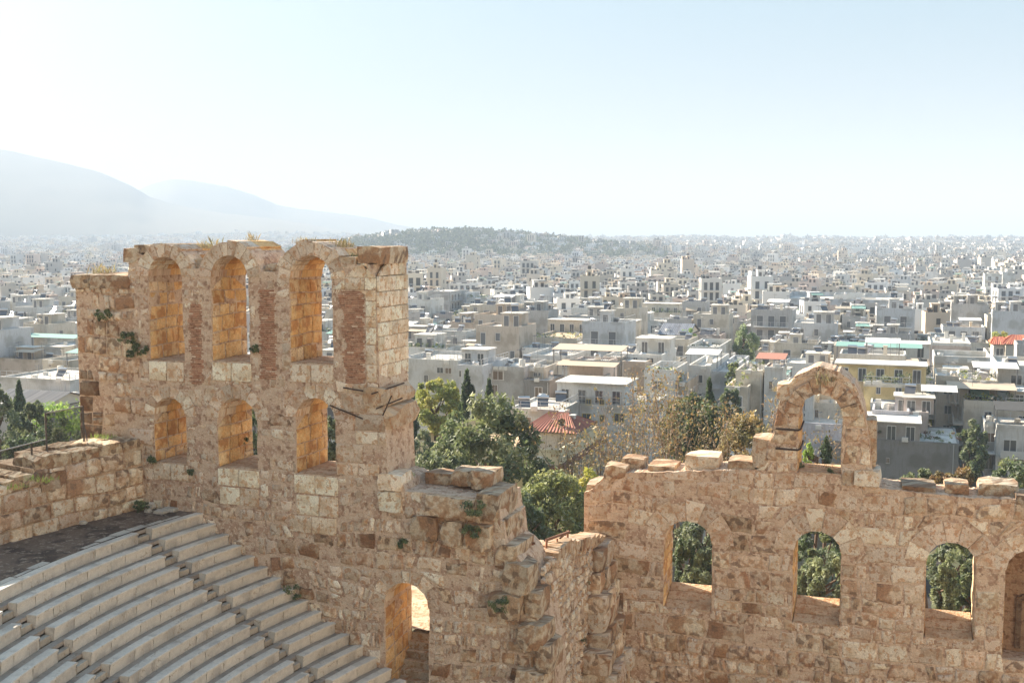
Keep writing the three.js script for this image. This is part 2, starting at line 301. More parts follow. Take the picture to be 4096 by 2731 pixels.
// ---------------------------------------------------------------- arcade wall with two rows of arches
{
  const R = rng(11), V = 44, T = 2.95, B = [-30, V, -24], owner = thing('ruined_arcade_wall', 'tall ruined stone wall with three arches above three smaller arches beside the seating', 'ruin', B[0], B[1], B[2]), base = local(...B);
  const face = base.clone().multiply(new THREE.Matrix4().makeTranslation(0, 0, -V));
  const up = [{ c: -33.12, hw: 0.98, sill: -5.9, spr: -1.86, r: 0.98, ring: 0.62 }, { c: -29.54, hw: 1.03, sill: -5.82, spr: -1.85, r: 1.05, ring: 0.66 }, { c: -25.25, hw: 1.1, sill: -5.75, spr: -1.86, r: 1.08, ring: 0.66 }];
  const lo = [{ c: -33.08, hw: 0.93, sill: -10.88, spr: -8.55, r: 0.92, ring: 0.55 }, { c: -29.3, hw: 1.08, sill: -10.88, spr: -8.5, r: 1.02, ring: 0.6 }, { c: -25.12, hw: 1.03, sill: -10.88, spr: -8.25, r: 0.98, ring: 0.6 }];
  const door = { c: -20.62, hw: 1.12, sill: -23.4, spr: -16.55, r: 1.1, ring: 0.55 }, opens = [...up, ...lo, door];
  const line = curve([[-38.45, -1.95], [-35.28, -1.9], [-35.22, -1.15], [-35.02, -1.12], [-34.98, -0.62], [-34.4, -0.75], [-33.9, -1.2], [-31.9, -1.35], [-30.9, -1.4], [-28, -1.5], [-26.8, -1.5], [-23.7, -1.15], [-21.97, -1.1], [-21.93, -6.45], [-21.9, -6.6], [-21.55, -7.9], [-21.5, -10.7], [-20.75, -10.85], [-20.7, -11.2], [-17.2, -11.25], [-16.2, -11.3], [-16.15, -12.1], [-15.9, -12.25], [-15.85, -13.3], [-15.4, -13.6], [-15.05, -14.0], [-14.8, -15.0], [-14.5, -16.0], [-14.3, -17.0], [-14.0, -18.0], [-13.85, -24]]);
  const top = (x) => { let y = line(x); for (const o of up) { const a = (x - o.c) / (o.hw + o.ring + 0.02); if (Math.abs(a) < 1) y = Math.max(y, o.spr + (o.r + o.ring + 0.0) * Math.sqrt(1 - a * a)); } return y; };
  const bricks = [[-23.85, -22.5, -6.55, -2.4], [-28.05, -27.05, -6.55, -2.45], [-31.9, -31.05, -6.95, -3.2]];
  const sills = [[-34.2, -33.16, -32.2, -6.88, -5.93], [-30.6, -29.55, -28.45, -6.74, -5.85], [-26.4, -25.3, -24.15, -6.62, -5.78], [-34.1, -33.1, -32.1, -11.7, -10.92], [-30.45, -29.3, -28.15, -11.75, -10.92], [-30.35, -29.25, -28.2, -12.65, -11.8], [-26.3, -25.2, -24.0, -11.8, -10.92], [-26.2, -25.0, -24.0, -12.8, -11.85], [-26.6, -25.4, -24.1, -13.65, -12.85]];
  const inRect = (x, y, a, b, c, d) => x > a && x < b && y > c && y < d;
  const solid = (x, y) => x > -38.45 && y < top(x) - 0.02 && !opens.some((o) => inOpen(o, x, y)) && !bricks.some((b) => inRect(x, y, ...b)) && !sills.some((s) => inRect(x, y, s[0], s[2], s[3], s[4]));
  // core
  const pts = []; for (let x = -38.4; x <= -13.9; x += 0.12) pts.push([x, top(x) - 0.05 - R() * 0.05]); pts.push([-13.88, -24], [-38.4, -24]);
  core(owner, pts, opens.map((o) => archPath(o.sill < -20 ? { ...o } : o, R)), V, T, base, [0.66, 0.59, 0.535]);
  // the thicker right-hand end, behind the front face
  { const g = new G(base); g.col = [0.64, 0.56, 0.49]; g.box(-23.9, -24, -47.25, -21.98, -1.1, -(V + T - 0.02)); g.build('core', M.mortar, owner); }
  const list = [];
  const style = (x, y, Q) => {
    const f = fbm(x / 40 + 3, y / 40 + 3, 10, 3, 301);
    if (x > -22.7 && y > -6.6 || (x > -24.2 && y > -2.35)) return ashlar;
    if (x < -35.3 && y > -10) return { ar: [0.9, 1.7], gap: 0.05, jit: 0.09, pr: [0.02, 0.16], rnd: 0.08, split: 0.16, drop: 0.14, pal: f > 0.46 ? PAL.brown.map((c) => c.map((x) => x * 0.58)) : PAL.mixed, mat: (r) => (r() < 0.85 ? M.worn : M.stone) };
    if (y < -12.5) return { ar: [0.7, 1.6], gap: 0.07, jit: 0.14, pr: [0.01, 0.075], rnd: 0.13, split: x > -19 ? 0.5 : 0.38, drop: 0.12, pal: f > 0.52 ? PAL.brown.concat(PAL.mixed) : PAL.mixed, mat: (r) => (r() < (f > 0.5 ? 0.6 : 0.3) ? M.worn : M.stone) };
    if (x > -24.2 && y < -6.6 && y > -10.9) return { ...ashlar, gap: 0.03, jit: 0.05, drop: 0.12, pal: PAL.mixed };
    return { ar: [0.7, 1.5], gap: 0.1, jit: 0.15, pr: [0.004, 0.03], rnd: 0.16, split: 0.5, drop: 0.28, pal: PAL.mixed, mat: (r) => (r() < 0.3 ? M.worn : M.stone) };
  };
  list.push(...lay({ x0: -38.45, x1: -13.8, y0: -23.2, y1: -0.3, h: [0.46, 0.88], inside: solid, style, m: face }, R));
  for (const s of sills) { special(list, s[0], s[1], s[3], s[4], face, R); special(list, s[1], s[2], s[3], s[4], face, R); }
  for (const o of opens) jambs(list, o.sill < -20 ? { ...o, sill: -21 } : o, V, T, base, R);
  // right end face
  const side = base.clone().multiply(new THREE.Matrix4().set(0, 0, 1, -21.88, 0, 1, 0, 0, -1, 0, 0, -V, 0, 0, 0, 1));
  list.push(...lay({ x0: 0, x1: 3.2, y0: -10.9, y1: -1.2, h: [0.62, 0.7], inside: (x, y) => x > 0 && x < 3.2 && y < -1.1 && y > -10.9, style: (x, y) => (y > -6.6 ? { ...ashlar, ar: [0.8, 2.2] } : { ...ashlar, ar: [0.8, 1.8], gap: 0.04, jit: 0.06, pal: PAL.mixed }), m: side }, R));
  // flat stones on the sills
  for (const o of [...up, ...lo]) for (let k = 0; k < 3; k++) { const a = o.c - o.hw + 0.02, w = 2 * o.hw - 0.04, q = outline([[a, k * T / 3], [a + w, k * T / 3], [a + w, (k + 1) * T / 3], [a, (k + 1) * T / 3]], { gap: 0.02, jit: 0.02, rnd: 0.02 }, R); list.push({ poly: q, area: areaOf(q), st: { bev: 0.4 }, m: base.clone().multiply(new THREE.Matrix4().set(1, 0, 0, 0, 0, 0, 1, o.sill, 0, -1, 0, -V, 0, 0, 0, 1)), pr: 0.03, mat: M.stone, col: vary(R, [0.56, 0.44, 0.34]), name: 'sill_slab', boost: 0.8 }); }
  emit(owner, list, 420, R);
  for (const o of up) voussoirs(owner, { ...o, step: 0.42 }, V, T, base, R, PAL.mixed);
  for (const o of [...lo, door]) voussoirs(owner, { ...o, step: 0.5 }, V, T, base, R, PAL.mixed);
  // thin bricks between the upper arches
  const loose = [];
  bricks.forEach(([a, b, c, d], n) => {
    for (let y = c, k = 0; y < d; y += 0.085, k++) {
      const l = a + (n === 0 ? 0.55 * fbm(0.3, k / 60, 12, 2, 401) * sstep(-2.6, -3.4, y) : 0.2 * R()), r = b - 0.15 * R();
      for (let x = l - R() * 0.2; x < r; x += 0.335) {
        const x0 = Math.max(l, x), x1 = Math.min(r, x + 0.32); if (x1 - x0 < 0.08 || R() < 0.05) continue;
        const g = new G(face); g.col = vary(R, pick(R, [[0.45, 0.27, 0.20], [0.41, 0.24, 0.17], [0.50, 0.34, 0.26], [0.38, 0.25, 0.19]]), 0.15); g.o = [R(), R()];
        g.box(x0, y, -0.06, x1, y + 0.066, 0.006 + 0.014 * R()); if (n === 0 && loose.made !== 1 && y < 9) { g.build('brick', M.brick, owner); } else loose.push(g.geo());
      }
    }
  });
  const lb = mesh('bricks', mergeGeometries(loose), M.brick, owner); lb.userData = { kind: 'stuff' };
  // loose and broken blocks on the crest and down the broken end
  const blk = (a, b, c, d, e, f, mat = M.worn, col = [0.56, 0.50, 0.43]) => boulder(owner, 'crest_block', mat, vary(R, col, 0.12), a, b, c, d, e, f, base, R);
  blk(-38.6, -37.5, -2.5, -1.8, 43.85, 46.3); blk(-37.45, -35.15, -2.5, -1.78, 43.8, 46.3); blk(-35.5, -34.6, -1.2, -0.5, 43.95, 46); blk(-34.95, -34.0, -0.75, -0.35, 44.1, 46.2);
  blk(-31.75, -30.95, -1.6, -1.0, 44.3, 46.2, M.stone); blk(-27.85, -26.95, -1.75, -1.2, 44.3, 46.3, M.stone); blk(-23.8, -22.95, -1.3, -0.85, 44.0, 46.2, M.stone); blk(-22.9, -21.7, -1.15, -0.4, 43.95, 46.9); blk(-23.6, -22.8, -1.3, -0.75, 45.4, 47.0);
  blk(-21.95, -20.75, -11.3, -10.55, 43.85, 45.2, M.stone, PAL.pale[0]); blk(-21.9, -20.8, -12.3, -11.35, 43.8, 45.0, M.stone, PAL.pale[1]);
  blk(-18.9, -17.9, -11.15, -10.45, 45.2, 46.6); blk(-17.9, -16.9, -11.2, -10.4, 45.0, 46.6); blk(-17.2, -16.1, -12.3, -11.05, 43.9, 46.3); blk(-20.4, -19.0, -11.25, -10.75, 45.6, 46.7); blk(-19.5, -17.2, -12.2, -11.3, 43.6, 45.0);
  blk(-20.3, -19.0, -13.4, -12.3, 43.7, 45); blk(-18.9, -17.8, -13.5, -12.4, 43.7, 45); blk(-17.7, -16.4, -13.6, -12.4, 43.6, 45.2); blk(-16.6, -15.85, -13.3, -12.2, 44.2, 46.4); blk(-16.3, -15.3, -14.2, -13.3, 43.9, 46.2);
  blk(-15.9, -14.6, -15.3, -14.0, 43.6, 45.0); blk(-16.6, -15.0, -16.4, -15.35, 43.4, 45); blk(-14.95, -14.2, -16.3, -15.2, 43.8, 45.2); blk(-15.1, -13.9, -17.7, -16.5, 43.4, 45); blk(-14.4, -13.6, -18.6, -17.4, 43.5, 45.2); blk(-15.3, -13.8, -19.8, -18.6, 43.3, 45); blk(-14.6, -13.4, -20.8, -19.8, 43.2, 45);
  // broken springer and its iron cramps
  boulder(owner, 'broken_springer', M.stone, [0.56, 0.47, 0.38], -22.7, -21.4, -7.5, -6.7, 43.85, 47, base, R, 0.2, 0.6); boulder(owner, 'broken_springer', M.stone, [0.54, 0.45, 0.36], -22.3, -21.25, -8.6, -7.6, 44, 47.1, base, R, 0.2, 0.7);
  for (const [a, b] of [[[-22.1, -6.95, 43.7], [-20.9, -6.5, 44.6]], [[-21.9, -7.6, 43.75], [-21.0, -7.2, 44.6]], [[-21.6, -7.9, 43.8], [-21.2, -7.0, 43.9]], [[-23.6, -6.75, 43.88], [-22.6, -6.85, 43.86]], [[-24.3, -7.6, 43.9], [-22.6, -8.1, 43.8]]]) { const g = new G(base); g.tube([[a[0], a[1], -a[2]], [b[0], b[1], -b[2]]], 0.035, 5); g.build('iron_cramp', M.iron, owner); }
}
// ---------------------------------------------------------------- stage wall with its row of windows and the lone arch on top
{
  const R = rng(23), V = 56, T = 2.4, B = [-3, V, -27], owner = thing('ruined_stage_wall', 'long ruined stone stage wall with arched windows and one lone arch standing on its crest', 'ruin', B[0], B[1], B[2]), base = local(...B);
  const face = base.clone().multiply(new THREE.Matrix4().makeTranslation(0, 0, -V));
  const wins = [{ c: -10.07, hw: 1.28, sill: -19.45, spr: -15.8, r: 1.15, ring: 1.05 }, { c: -3.55, hw: 1.17, sill: -19.45, spr: -15.7, r: 1.1, ring: 1.05 }, { c: 2.7, hw: 1.14, sill: -19.45, spr: -15.65, r: 1.06, ring: 1.0 }, { c: 9.2, hw: 1.15, sill: -19.45, spr: -15.65, r: 1.1, ring: 1.0 }];
  const niche = { c: 6.3, hw: 1.2, sill: -20.1, spr: -15.75, r: 1.15, ring: 0.9 }, arch = { c: -3.57, hw: 1.06, sill: -11.72, spr: -8.75, r: 1.08, ring: 0.8, step: 0.6 };
  const line = curve([[-15.75, -13.6], [-15.2, -13.3], [-15.05, -13.0], [-14.5, -12.55], [-13.4, -12.3], [-9.7, -11.95], [-6.3, -11.6], [-6.15, -10.2], [-5.9, -10.15], [-5.78, -9.0], [-5.45, -7.55], [-4.8, -6.75], [-3.75, -6.25], [-2.7, -6.5], [-1.95, -7.15], [-1.55, -8.2], [-1.25, -9.7], [-1.05, -11.4], [-0.75, -11.5], [-0.7, -12.15], [1.5, -12.25], [3.4, -12.3], [5.9, -12.2], [12, -12.3]]);
  const opens = [...wins, arch, niche];
  const pts = []; for (let x = -15.7; x <= 12; x += 0.12) pts.push([x, line(x) - 0.05 - R() * 0.06]); pts.push([12, -27], [-15.7, -27]);
  core(owner, pts, opens.map((o) => archPath(o, R)), V, T, base, [0.69, 0.595, 0.52]);
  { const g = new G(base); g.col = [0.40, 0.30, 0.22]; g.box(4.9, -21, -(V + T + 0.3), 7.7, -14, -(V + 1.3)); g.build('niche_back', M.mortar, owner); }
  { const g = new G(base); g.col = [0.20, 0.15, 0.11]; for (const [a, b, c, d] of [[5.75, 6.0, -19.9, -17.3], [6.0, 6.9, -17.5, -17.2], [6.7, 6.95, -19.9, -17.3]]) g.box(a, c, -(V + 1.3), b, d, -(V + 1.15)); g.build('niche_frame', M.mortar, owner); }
  const holes = [[-14.3, -13.7, -22.0, -21.2], [-13.1, -12.2, -23.6, -22.2], [-7.0, -6.6, -20.3, -19.6], [1.6 - 2.4, 1.6 - 2.0, -18.3, -17.9], [-9.8, -9.2, -23.6, -23.0], [-5.3, -4.6, -24.2, -23.2]];
  const inRect = (x, y, a, b, c, d) => x > a && x < b && y > c && y < d;
  const solid = (x, y) => x > -15.7 && x < 11.9 && y < line(x) - 0.02 && !opens.some((o) => inOpen(o, x, y)) && !holes.some((b) => inRect(x, y, ...b));
  const style = (x, y, Q) => {
    const f = fbm(x / 40 + 5, y / 40 + 5, 10, 3, 311);
    if (x > 0 && y > -13.6 || y < -21) return { ar: [0.8, 1.7], gap: 0.06, jit: 0.12, pr: [0.02, 0.14], rnd: 0.1, split: 0.28, drop: 0.1, pal: PAL.brown.slice(1, 3).concat(PAL.pink), mat: (r) => (r() < 0.6 ? M.worn : M.stone) };
    if (y > -11.6) return { ar: [0.8, 1.6], gap: 0.08, jit: 0.12, pr: [0.01, 0.06], rnd: 0.12, split: 0.2, drop: 0.12, pal: PAL.pink, mat: (r) => (r() < 0.35 ? M.worn : M.stone) };
    return { ar: [0.8, 2.3], gap: 0.045, jit: 0.09, pr: [0.004, 0.035], rnd: 0.09, split: 0.26, drop: 0.08, pal: f > 0.55 ? PAL.brown.slice(1, 3).concat(PAL.pink) : PAL.pink, mat: (r) => (r() < (f > 0.52 ? 0.45 : 0.22) ? M.worn : M.stone) };
  };
  const list = lay({ x0: -15.7, x1: 11.9, y0: -26.5, y1: -6.2, h: [0.55, 1.05], inside: solid, style, m: face }, R);
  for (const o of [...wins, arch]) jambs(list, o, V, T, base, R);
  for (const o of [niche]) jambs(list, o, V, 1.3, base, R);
  for (const o of [...wins, arch]) for (let k = 0; k < 3; k++) { const a = o.c - o.hw + 0.02, w = 2 * o.hw - 0.04, q = outline([[a, k * T / 3], [a + w, k * T / 3], [a + w, (k + 1) * T / 3], [a, (k + 1) * T / 3]], { gap: 0.02, jit: 0.03, rnd: 0.02 }, R); list.push({ poly: q, area: areaOf(q), st: { bev: 0.4 }, m: base.clone().multiply(new THREE.Matrix4().makeTranslation(0, o.sill, -V)).multiply(new THREE.Matrix4().makeRotationX(o === arch ? 0 : 0.30)).multiply(new THREE.Matrix4().set(1, 0, 0, 0, 0, 0, 1, 0, 0, -1, 0, 0, 0, 0, 0, 1)), pr: 0.04, mat: M.stone, col: vary(R, [0.58, 0.44, 0.32]), name: 'sill_slab', boost: 0.8 }); }
  emit(owner, list, 420, R);
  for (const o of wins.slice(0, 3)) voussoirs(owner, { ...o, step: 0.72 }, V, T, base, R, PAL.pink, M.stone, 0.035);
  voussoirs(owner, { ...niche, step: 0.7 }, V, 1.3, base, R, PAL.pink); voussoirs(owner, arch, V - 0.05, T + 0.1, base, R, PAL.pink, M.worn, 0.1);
  const blk = (a, b, c, d, e, f, mat = M.worn, col = [0.56, 0.48, 0.40]) => boulder(owner, 'crest_block', mat, vary(R, col, 0.12), a, b, c, d, e, f, base, R);
  blk(-15.75, -14.9, -14.1, -13.2, 56.3, 58.3, M.stone); blk(-15.7, -14.9, -15.0, -14.15, 56.3, 58.3, M.stone); blk(-14.6, -13.4, -12.75, -12.05, 55.95, 57.2); blk(-13.9, -12.7, -12.4, -11.8, 57, 58.3); blk(-10.4, -8.6, -12.1, -11.3, 56.4, 58.0, M.stone, PAL.pale[0]); blk(-8.1, -6.7, -11.95, -11.35, 56.1, 57.6); blk(-6.9, -5.9, -11.6, -10.1, 56.0, 57.9, M.stone); blk(-12.3, -10.9, -12.3, -11.95, 56.3, 58.2);
  blk(-5.75, -4.9, -8.1, -7.3, 55.9, 57.5, M.stone);
  blk(-1.9, -0.65, -12.2, -11.4, 55.8, 57.8, M.stone, PAL.pale[2]); blk(-2.45, -1.9, -12.2, -11.45, 55.9, 57.2, M.stone); blk(2.3, 3.4, -12.35, -11.9, 56.5, 58.2); blk(3.8, 5.6, -12.45, -11.75, 56.6, 58.3, M.worn, [0.5, 0.47, 0.43]); blk(5.4, 7.6, -12.7, -12.05, 55.9, 57.5, M.worn, [0.44, 0.40, 0.36]); blk(0.3, 1.9, -12.6, -12.05, 56.2, 58.2, M.worn, [0.42, 0.37, 0.32]);
  blk(-1.6, -0.9, -11.3, -9.0, 56.6, 58.3, M.stone);
  for (const y of [-9.55, -10.55]) { const g = new G(base), P = [[-5.7, y, -55.86], [-4.62, y - 0.02, -55.86], [-4.5, y + 0.02, -56.0], [-4.48, y + 0.2, -57.4]]; for (let k = 0; k < 3; k++) { const a = P[k], b = P[k + 1]; g.tube([a, b], 0.05, 4); } g.build('iron_strap', M.iron, owner); }
}
// ---------------------------------------------------------------- side wall between the two, and the broken pier in its corner
{
  const R = rng(37), B = [-14.6, 50, -26], owner = thing('ruined_side_wall', 'rubble stone wall linking the arcade wall to the stage wall', 'ruin', ...B), base = local(...B);
  const m = base.clone().multiply(new THREE.Matrix4().set(0, 0, 1, -14.5, 0, 1, 0, 0, -1, 0, 0, 0, 0, 0, 0, 1));
  const line = curve([[44, -14.6], [45.6, -14.5], [48.2, -14.25], [50, -14.7], [52.5, -15.2], [56, -16.0]]);
  const g = new G(base); g.col = [0.60, 0.52, 0.45];
  for (let v = 46.6; v < 56; v += 0.52) g.box(-16.0, -26, -(v + 0.53), -14.52 - 0.002 * (v % 2), line(v) - 0.06 - 0.08 * R(), -v);
  g.build('core', M.mortar, owner);
  const st = { ar: [0.6, 1.6], gap: 0.05, jit: 0.14, pr: [0.02, 0.1], rnd: 0.12, split: 0.55, drop: 0.06, pal: PAL.mixed, mat: (r) => (r() < 0.4 ? M.worn : M.stone) };
  emit(owner, lay({ x0: 45, x1: 56, y0: -25, y1: -14.2, h: [0.42, 0.6], inside: (x, y) => x > 45 && x < 56 && y < line(x), style: () => st, m }, R), 220, R);
  for (let v = 47; v < 55.5;) { const w = rr(R, 0.5, 1.0); boulder(owner, 'crest_block', pick(R, [M.worn, M.stone]), vary(R, [0.55, 0.45, 0.36]), -15.6 + R() * 0.3, -14.4, line(v) - 0.5, line(v) + 0.12 * R(), v, v + w, base, R); v += w; }
  const p = thing('broken_pier', 'ragged broken pier of stacked stones with moss in the corner of the stage wall', 'ruin', -14, 54, -26), pb = local(-14, 54, -26);
  for (let y = -25.4, k = 0; y < -16.0; k++) {
    const h = rr(R, 0.75, 1.15), t = (y + 25.4) / 9.4, out = lerp(1.9, 0.45, t) + rr(R, -0.15, 0.2), near = lerp(50.6, 53.6, t) + rr(R, -0.3, 0.3);
    for (let v = near; v < 55.9;) { const w = rr(R, 0.9, 1.5), e = Math.min(55.95, v + w); boulder(p, 'block', pick(R, [M.worn, M.worn, M.stone]), vary(R, pick(R, PAL.mixed), 0.15), -14.7, -14.45 + out * rr(R, 0.7, 1.05), y, y + h + 0.05, v, e, pb, R, 0.16, 0.35); v = e; }
    y += h;
  }
}
// ---------------------------------------------------------------- terrace wall above the walkway
const TW = { u: -34.75, v: 44, du: -0.207, dv: -0.978 };
{
  const R = rng(41), B = [-36, 38, -14], owner = thing('terrace_wall', 'low weathered wall of large pale blocks behind the upper walkway', 'wall', ...B), base = local(...B);
  // a runs from the near end (0) to the arcade wall (18); c faces the seats
  const L = 18, P0 = [TW.u + TW.du * L, TW.v + TW.dv * L], m0 = new THREE.Matrix4().set(0.207, 0, 0.978, P0[0], 0, 1, 0, 0, -0.978, 0, 0.207, -P0[1], 0, 0, 0, 1), m = base.clone().multiply(m0);
  const line = (a) => (a > 13.0 ? -9.85 : a > 11.9 ? -10.15 : -10.5 - 0.06 * (11.9 - a));
  const g = new G(m); g.col = [0.58, 0.50, 0.42];
  for (let a = 0; a < L; a += 0.6) g.box(a, -14, -3.1, a + 0.601, line(a + 0.3) - 0.05 - 0.06 * R(), -0.02 - 0.01 * R());
  g.build('core', M.mortar, owner);
  const st = { ar: [0.9, 2.0], gap: 0.035, jit: 0.07, pr: [0.03, 0.14], rnd: 0.06, split: 0.12, drop: 0.02, pal: PAL.pale.concat(PAL.mixed), mat: (r) => (r() < 0.35 ? M.worn : M.stone) };
  emit(owner, lay({ x0: 0, x1: L - 0.05, y0: -13.4, y1: -9.9, h: [0.68, 0.92], inside: (x, y) => x > 0 && x < L && y < line(x) && y > -13.5, style: () => st, m }, R), 200, R);
  for (let a = 0.2; a < L - 0.4;) { const w = rr(R, 1.0, 2.0), y = line(a + w / 2); for (const [z0, z1] of [[-1.1, 0.03], [-2.3, -1.15]]) if (R() < 0.85) { const gg = m, s = boulder(owner, 'coping_block', M.worn, vary(R, [0.56, 0.50, 0.42]), a, a + w, y - 0.45, y + 0.03 + 0.12 * R(), -z1, -z0, m, R, 0.1, 0.2); } a += w + 0.03; }
  boulder(owner, 'coping_block', M.worn, [0.5, 0.45, 0.38], 12.1, 13.4, -10.55, -9.75, 0.0, 1.6, m, R, 0.14, 0.4); boulder(owner, 'coping_block', M.worn, [0.46, 0.40, 0.34], 12.3, 13.7, -11.3, -10.5, -0.15, 1.4, m, R, 0.14, 0.4);
}
// ---------------------------------------------------------------- seating
const CAV = { u: 3.64, v: 37.05, R: 35.6, y: -13.18, t: 0.69, h: 0.457 };
const polar = (r, a) => [CAV.u - r * Math.cos(a), CAV.v + r * Math.sin(a)];
{
  const R = rng(53), B = [-28, 38, -24], owner = thing('seating_tiers', 'curved tiers of pale marble seats with stepped aisles', 'seating', ...B), base = local(...B);
  const seats = [], S = 2.2;
  const prism = (r0, y0, prof, a0, a1, col, m = 1) => {                // a profile [radius, height] swept from a0 to a1
    const g = new G(base); g.col = col; g.o = [R() * 7, R() * 7]; const n = prof.length; let len = 0; const acc = [0]; for (let k = 0; k < n; k++) { const p = prof[k], q = prof[(k + 1) % n]; len += Math.hypot(p[0] - q[0], p[1] - q[1]); acc.push(len); }
    const arc = (a1 - a0) * r0;
    for (let k = 0; k < n; k++) { const p = prof[k], q = prof[(k + 1) % n], A = polar(r0 + p[0], a0), Bq = polar(r0 + p[0], a1), C = polar(r0 + q[0], a1), D = polar(r0 + q[0], a0); const i = [[A, p, 0, 0], [Bq, p, arc, 0], [C, q, arc, 1], [D, q, 0, 1]].map(([P, e, s, w]) => g.v(P[0], y0 + e[1], -P[1], s, acc[k + w])); g.f(i[0], i[2], i[1]); g.f(i[0], i[3], i[2]); }
    for (const [a, d] of [[a0, 1], [a1, -1]]) { const i = prof.map((p) => { const P = polar(r0 + p[0], a); return g.v(P[0], y0 + p[1], -P[1], p[0], p[1]); }); for (let k = 1; k < n - 1; k++) d > 0 ? g.f(i[0], i[k], i[k + 1]) : g.f(i[0], i[k + 1], i[k]); }
    return g;
  };
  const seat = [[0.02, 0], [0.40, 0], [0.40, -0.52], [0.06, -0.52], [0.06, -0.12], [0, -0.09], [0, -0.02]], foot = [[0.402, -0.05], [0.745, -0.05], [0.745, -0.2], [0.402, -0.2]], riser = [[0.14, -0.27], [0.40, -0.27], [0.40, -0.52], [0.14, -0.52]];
  for (let k = 0; k < 23; k++) {
    const r = CAV.R - CAV.t * k, y = CAV.y - CAV.h * k, ang = (v) => Math.asin((v - CAV.v) / r);
    const a1 = [40.75 + 0.01 * k, 39.9 + 0.03 * k], a2 = [31.65 + 0.195 * (k - 1), 30.8 + 0.17 * (k - 1)];
    const segs = [[a1[0], 43.97], [a2[0], a1[1]], [20, a2[1]]];
    for (const [v0, v1] of segs) {
      const A = ang(v0), Bn = ang(v1), n = Math.max(1, Math.round((Bn - A) * r / rr(R, 1.25, 1.6)));
      let a = A; for (let j = 0; j < n; j++) { const b = j === n - 1 ? Bn : A + (Bn - A) * (j + 1 + (R() - 0.5) * 0.4) / n; const p = polar(r, (a + b) / 2), vis = p[1] > 22 + k * 0.45; seats.push({ g: prism(r, y, seat, a, b - 0.005 / r, vary(R, [0.67, 0.64, 0.60], 0.08)), w: vis ? 100 - k + (v1 > 41 ? 5 : 0) : -1 }); a = b; }
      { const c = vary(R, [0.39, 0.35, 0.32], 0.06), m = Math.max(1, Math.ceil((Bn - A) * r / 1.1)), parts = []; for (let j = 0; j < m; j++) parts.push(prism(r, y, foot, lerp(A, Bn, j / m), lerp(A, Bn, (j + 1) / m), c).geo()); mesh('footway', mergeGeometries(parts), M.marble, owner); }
    }
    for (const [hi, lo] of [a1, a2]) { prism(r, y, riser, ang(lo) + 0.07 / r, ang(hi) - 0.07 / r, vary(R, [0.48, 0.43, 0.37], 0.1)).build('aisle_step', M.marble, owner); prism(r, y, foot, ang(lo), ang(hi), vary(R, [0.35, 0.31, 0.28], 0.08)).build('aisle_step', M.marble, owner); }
  }
  seats.sort((a, b) => b.w - a.w);
  const rest = []; seats.forEach((s, k) => (k < 300 ? s.g.build('seat_slab', M.marble, owner) : rest.push(s.g.geo())));
  mesh('seat_slabs', mergeGeometries(rest), M.marble, owner).userData = { kind: 'stuff' };
  // the tiers go on round the orchestra, out of the picture
  const far = new G(base); far.col = [0.64, 0.58, 0.50];
  for (let k = 0; k < 26; k++) for (let a = -30; a > -150; a -= 5) { const r = CAV.R - CAV.t * k, y = CAV.y - CAV.h * k, q = (rad, deg, yy) => { const p = polar(rad, deg * RAD); return [p[0], yy, -p[1]]; }; far.quad([q(r, a, y), q(r, a - 5, y), q(r + CAV.t, a - 5, y), q(r + CAV.t, a, y)], 0, 2); far.quad([q(r, a, y - CAV.h), q(r, a - 5, y - CAV.h), q(r, a - 5, y), q(r, a, y)]); }
  far.build('seat_slabs', M.marble, owner).userData = { kind: 'stuff' };
}
{ // walkway behind the top row
  const R = rng(59), g = new G(); g.col = [0.50, 0.45, 0.41]; const N = 26, K = 8, id = [];
  for (let i = 0; i <= N; i++) for (let k = 0; k <= K; k++) { const a = lerp(-31, 11.1, i / N) * RAD, r = lerp(CAV.R + 0.4, CAV.R + 7, k / K), p = polar(r, a), w = W3(p[0], Math.min(p[1], 44), -13.2 + (R() - 0.5) * 0.035); id.push(g.v(w.x, w.y, w.z, p[0], p[1])); }
  for (let i = 0; i < N; i++) for (let k = 0; k < K; k++) { const q = i * (K + 1) + k; g.f(id[q], id[q + 1], id[q + K + 2]); g.f(id[q], id[q + K + 2], id[q + K + 1]); }
  structure(g.build('walkway', M.earth));
  const kerb = new G(), kb = []; kerb.col = [0.56, 0.53, 0.49];
  for (let a = -24; a < 9.6; a += 1.6) { const q = (r, d) => { const p = polar(r, d * RAD), w = W3(p[0], p[1], -13.155 + 0.01 * (a % 2)); return [w.x, w.y, w.z]; }; const w = rr(R, 0.15, 0.5); if (R() < 0.8) kerb.quad([q(CAV.R + 0.41, a), q(CAV.R + 0.41, a + 1.5), q(CAV.R + 0.44 + w, a + 1.5), q(CAV.R + 0.44 + w, a)], 0, 2); }
  structure(kerb.build('walkway_edging', M.marble));
  const loose = [[345, 1163, 0.5], [392, 1167, 0.75], [370, 1172, 0.6], [190, 1197, 0.35], [340, 1170, 0.3]];
  loose.forEach(([px, py, s], k) => { const [u, v] = atY(px, py, -13.1), b = local(u, v, -13.2), o = thing('loose_stone', ['white angular stone lying in the walkway corner, upright', 'flat white stone lying at the end of the walkway beside the top row', 'thin greyish slab lying between two white stones on the walkway', 'small pale stone lying alone at the foot of the terrace wall', 'smallest pale stone in the walkway corner'][k], 'stone', u, v, -13.2, 'loose stones on the walkway'); boulder(o, 'stone', M.marble, [0.62, 0.6, 0.56], u - s / 2, u + s / 2, -13.21, -13.2 + s * [0.6, 0.22, 0.2, 0.4, 0.5][k], v - s * 0.4, v + s * 0.4, b, R, 0.25, 0.5); });
}
